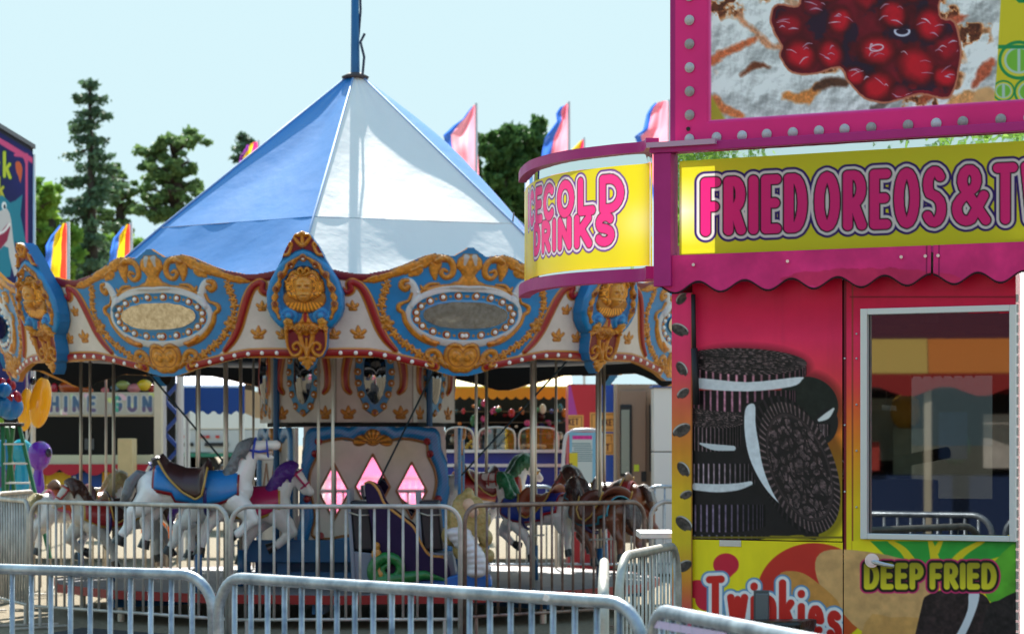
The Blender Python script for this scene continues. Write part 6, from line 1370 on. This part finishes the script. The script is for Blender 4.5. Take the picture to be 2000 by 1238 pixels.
tb('cargo_box', 330, 520, 800, 838, 0, 3, whp, .02); tb('lower_side', 330, 520, 838.5, 884, .02, 3, M('truck_grey_white', (186, 190, 190), rough=.45), .02); tb('bumper', 330, 500, 884.5, 892, -.05, .3, M('truck_green', (40, 120, 96), rough=.5))
for x in (358, 396, 406, 425): tb('marker_light', x-3.5, x+3.5, 850, 855, -.04, .02, M('marker_red', (190, 50, 44), rough=.3))
for x0, x1 in ((352, 378), (400, 446)): tb('dark_vent', x0, x1, 864, 871, -.03, .02, M('vent_black', (30, 32, 34), rough=.6))  # two plain dark panels low on the truck's side
for px in (350, 380, 470, 500): part('wheel', MB().tube([W(px, 925, Yt)+Vector((0, .1, 0)), W(px, 925, Yt)+Vector((0, .4, 0))], .42, 18), blackm, tw)
o = part('tan_tent', MB().prism([W(476, 760, 37), W(530, 770, 37), W(530, 812, 37), W(500, 816, 37), W(476, 806, 37)], (0, 1.2, 0)), M('tan_canvas', (206, 180, 142), rough=.7, trans=.2)); tag(o, 'tan canvas tent corner between the blue awning and the mirrored centre', 'tent')
t = thing('orange_bucket_seat', 'bright orange plastic tub on the gravel behind the white horse\'s belly', 'tub', tuple(W(315, 0, 27.5).to_2d())+(0,)); orm = M('orange_plastic', (244, 120, 10), rough=.35)
part('tub', pbox(292, 338, 1012, 1050, -.15, .15, 27.5), orm, t, bevel=.02); part('tub_leg', pbox(278, 286, 1000, 1040, -.1, .1, 27.5), orm, t); part('tub_stand', pbox(296, 334, 1051, 1105, -.1, .1, 27.5), M('grey_stand', (120, 110, 104), rough=.7), t)
# ============================================================ RIGHT BACKGROUND
fs2 = thing('food_stall', 'open food stall with an orange scalloped awning, crowded prize shelves and a blue counter', 'food stall', (W(990, 0, 33).x, 33, 0)); Yf = 33.0
def fb(nm, x0, x1, y0, y1, d0, d1, m, bev=0): return part(nm, pbox(x0, x1, y0, y1, d0, d1, Yf), m, fs2, bevel=bev)
b = MB(); n = 14
for i in range(n):
    xa = 862+i*18.2; pts = [W(xa, 757, Yf), W(xa+18.2, 757, Yf)]+[W(xa+18.2-18.2*j/6, 774+6*sin(pi*j/6), Yf) for j in range(7)]; b.prism(pts, (0, .012, 0))
part('awning_valance', b, M('orange_valance', (236, 160, 24), rough=.6, trans=.4), fs2); part('awning_top', MB().prism([W(862, 757, Yf), W(1117, 757, Yf), W(1117, 745, Yf)+Vector((0, 1.6, .6)), W(862, 745, Yf)+Vector((0, 1.6, .6))], (0, 0, .02)), M('yellow_awning', (226, 196, 40), rough=.6), fs2)
fb('back_wall', 862, 1117, 757, 1000, 1.9, 2, M('stall_dark_green', (24, 30, 26), rough=.8)); blp = M('counter_blue', (26, 44, 140), rough=.4); whs = M('white_trim', (216, 214, 210), rough=.4)
fb('counter', 862, 1112, 884, 1010, -.3, .3, blp); fb('counter_top', 862, 1112, 878, 883.5, -.36, .36, whs); fb('counter_stripe', 862, 1112, 905, 911, -.32, -.301, whs); fb('floor', 862, 1117, 1000, 1003, .31, 1.9, darkm)
pr = random.Random(4)
for i in range(64):
    x = pr.uniform(870, 1105); y = pr.uniform(785, 860); r = pr.uniform(2.5, 7); c = pr.choice([(180, 40, 50), (40, 110, 60), (200, 120, 40), (60, 70, 140), (190, 60, 120), (200, 190, 170), (90, 40, 50), (30, 90, 100)])
    bal('prize', x, y, 34.2+pr.random()*.5, r, r*pr.uniform(.7, 1.7), c, fs2)
for y in (800, 822, 845, 866): fb('shelf', 870, 1105, y, y+1.6, 1.3, 1.85, M('shelf_wood', (96, 84, 64), rough=.7))
gcase = glass_mat('case_glass', (236, 240, 240), .1)
for x0, x1 in ((868, 925), (934, 1006), (1014, 1090)):
    b = MB(); pts = smoothpts([(x0, 878), (x0, 852), (x0+8, 838), ((x0+x1)/2, 834), (x1-8, 838), (x1, 852), (x1, 878)], 4); b.tube([W(x, y, Yf-.25) for x, y in pts], .012, 6); part('case_frame', b, steelm, fs2, True)
    b = MB(); b.add([W(x, y, Yf-.25) for x, y in pts], [tuple(range(len(pts)))]); part('case_glass', b, gcase, fs2)
for i in range(22): bal('popcorn', 905+pr.uniform(-15, 30), 874-pr.random()*14, 32.9, 4, 3.6, (236, 176, 40), fs2) if i < 14 else bal('bun', pr.uniform(945, 1070), 873-pr.random()*3, 32.9, 5, 3.5, (206, 160, 110), fs2)
# ticket booth
tk = thing('ticket_booth', 'ticket booth painted pink, red and blue with orange ticket signs', 'ticket booth', (W(1155, 0, 31).x, 31, 0)); Yk = 31.0
sx, sy = np.meshgrid(np.arange(1110, 1198.5, .9), np.arange(752, 1002, .9)); A = Art(sx, sy, (196, 30, 46), aa=1.4)
A.fill(A.poly([(1108, 750), (1114, 750), (1128, 812), (1108, 812)]), (176, 60, 150)); A.fill(1166-sx, (20, 76, 170)); A.fill(np.maximum(890-sy, sx-2000), (170, 30, 50)); A.fill(np.maximum(890-sy, 1140-sx), (20, 76, 170))
for x0, y0, w_, h_, tx in ((1098, 810, 42, 29, 'TICKET'), (1152, 805, 60, 38, 'TICKET'), (1140, 846, 58, 24, ''), (1150, 862, 50, 26, 'TICKET')):
    A.fill(np.maximum(np.abs(sx-x0-w_/2)-w_/2, np.abs(sy-y0-h_/2)-h_/2), (226, 160, 76)); A.fill(np.abs(np.maximum(np.abs(sx-x0-w_/2)-w_/2+4, np.abs(sy-y0-h_/2)-h_/2+4))-.6, (120, 70, 30))
    if tx: L, xe = layout(tx, 0, y0+h_*.66, 11, ex=.72, gap=.30); L = [[(a+x0+w_-8-xe, b2) for a, b2 in q_] for q_ in L]; A.fill(lines(A, L)-1.1, (70, 30, 24))
P = np.stack([(sx-1000)*Yk/F, np.full(sx.shape, Yk), CH+(HY-sy)*Yk/F], -1); gridmesh('booth_front', P, A, M('booth_print', attr=True, rough=.4), tk)
part('booth_body', pbox(1110, 1198, 750, 1110, .01, 1.5, Yk), M('booth_red', (170, 30, 40), rough=.5), tk); part('corner_post', pbox(1198.5, 1205, 750, 1110, -.04, .2, Yk), cream, tk)
# menu board on a tubular frame
t = thing('menu_board', 'pale blue and yellow menu board in a white tubular frame before the ticket booth', 'sign board', (W(1135, 0, 29.6).x, 29.6, 0)); Ym = 29.6
b = MB().tube([W(x, y, Ym) for x, y in smoothpts([(1092, 1110), (1098, 950), (1103, 862), (1114, 844), (1130, 840), (1160, 840), (1174, 848), (1178, 866), (1176, 900), (1186, 1110)], 4)], .022, 8); part('tube_frame', b, M('white_pole', (200, 196, 196)), t, True)
sx, sy = np.meshgrid(np.arange(1112, 1164, .8), np.arange(844, 1010, .8)); A = Art(sx, sy, (120, 176, 200), aa=1.2); A.fill(np.maximum(np.abs(sx-1137)-20, np.abs(sy-900)-44), (190, 200, 196))
L, xe = layout('REFRESHMENTS', 1117, 857, 6, ex=.5, gap=.22) if False else ([], 0)
A.fill(np.maximum(np.abs(sx-1137)-19, np.abs(sy-854)-3.6), (196, 40, 130), mod=.75+.5*(np.sin(sx*2.1) > 0)); 
for j in range(9): A.fill(np.maximum(np.abs(sx-1137-pr.uniform(-2, 2))-16-pr.uniform(0, 3), np.abs(sy-866-j*4.2)-.8), (70, 110, 120))
A.fill(np.maximum(sx-1128, 884-sy), (206, 190, 40)); 
P = np.stack([(sx-1000)*Ym/F, np.full(sx.shape, Ym-.04), CH+(HY-sy)*Ym/F], -1); gridmesh('board_face', P, A, M('menu_print', attr=True, rough=.45), t, thick=.02)
o = part('white_jug', pbox(1098, 1106, 918, 946, -.05, .05, 29.0), whs, bevel=.02); tag(o, 'small white container on the rear rail beside the menu board', 'container')
# beige trailer and white cabinet
bt2 = thing('beige_trailer', 'beige trailer with a narrow round-cornered door window behind the right-hand horses', 'trailer', (W(1240, 0, 30.5).x, 30.5, 0)); Yb = 30.5
bg_ = M('beige_metal', (150, 124, 100), rough=.5, var=.15, vscale=2); part('trailer_wall', pbox(1205.5, 1420, 750, 1060, .02, 2.5, Yb), bg_, bt2); part('door', pbox(1210, 1262, 762, 1040, -.02, .015, Yb), M('door_beige', (138, 110, 90), rough=.5), bt2, bevel=.01)
part('window_seal', pbox(1210.5, 1234, 790, 930, -.05, -.021, Yb), blackm, bt2, bevel=.03); part('window_pane', pbox(1213, 1229, 800, 924, -.06, -.051, Yb), M('pale_pane', (130, 140, 128), rough=.2), bt2); part('side_pane', pbox(1268, 1276, 790, 920, -.03, .01, Yb), blackm, bt2)
part('sticker', pbox(1238, 1248, 907, 920, -.03, -.021, Yb), M('lime_sticker', (190, 200, 40), rough=.5), bt2); part('vent', pbox(1252, 1262, 920, 940, -.03, -.021, Yb), blackm, bt2)
wc = thing('white_cabinet', 'tall white metal cabinet between the beige trailer and the food trailer', 'cabinet', (W(1296, 0, 29.8).x, 29.8, 0)); part('upper_door', pbox(1277, 1345, 757, 881, 0, .6, 29.8), whs, wc, bevel=.006); part('lower_door', pbox(1277, 1345, 883, 1120, 0, .6, 29.8), whs, wc, bevel=.006); part('lid', pbox(1274, 1347, 752, 756.5, -.03, .62, 29.8), M('lid_blue', (60, 90, 150), rough=.5), wc)
# translucent sheet added to show bright white past the food trailer's right end
t = thing('bright_sheet', 'added translucent white sheet with the sun behind it, beyond the food trailer', 'tent', (3.4, 15.5, 0))
part('sheet_wall', MB().box((3.72, 15.5, 1.55), (1.5, .012, 3.1)), M('sheet_canvas', (244, 243, 240), rough=.8, trans=.7), t); part('sheet_post', MB().tube([(3.0, 15.52, 0), (3.0, 15.52, 3.1)], .025, 8), whs, t)
for o in bpy.data.objects:
    if o.get('label') and not (4 <= len(o['label'].split()) <= 16): print('LABEL', len(o['label'].split()), o['label'])
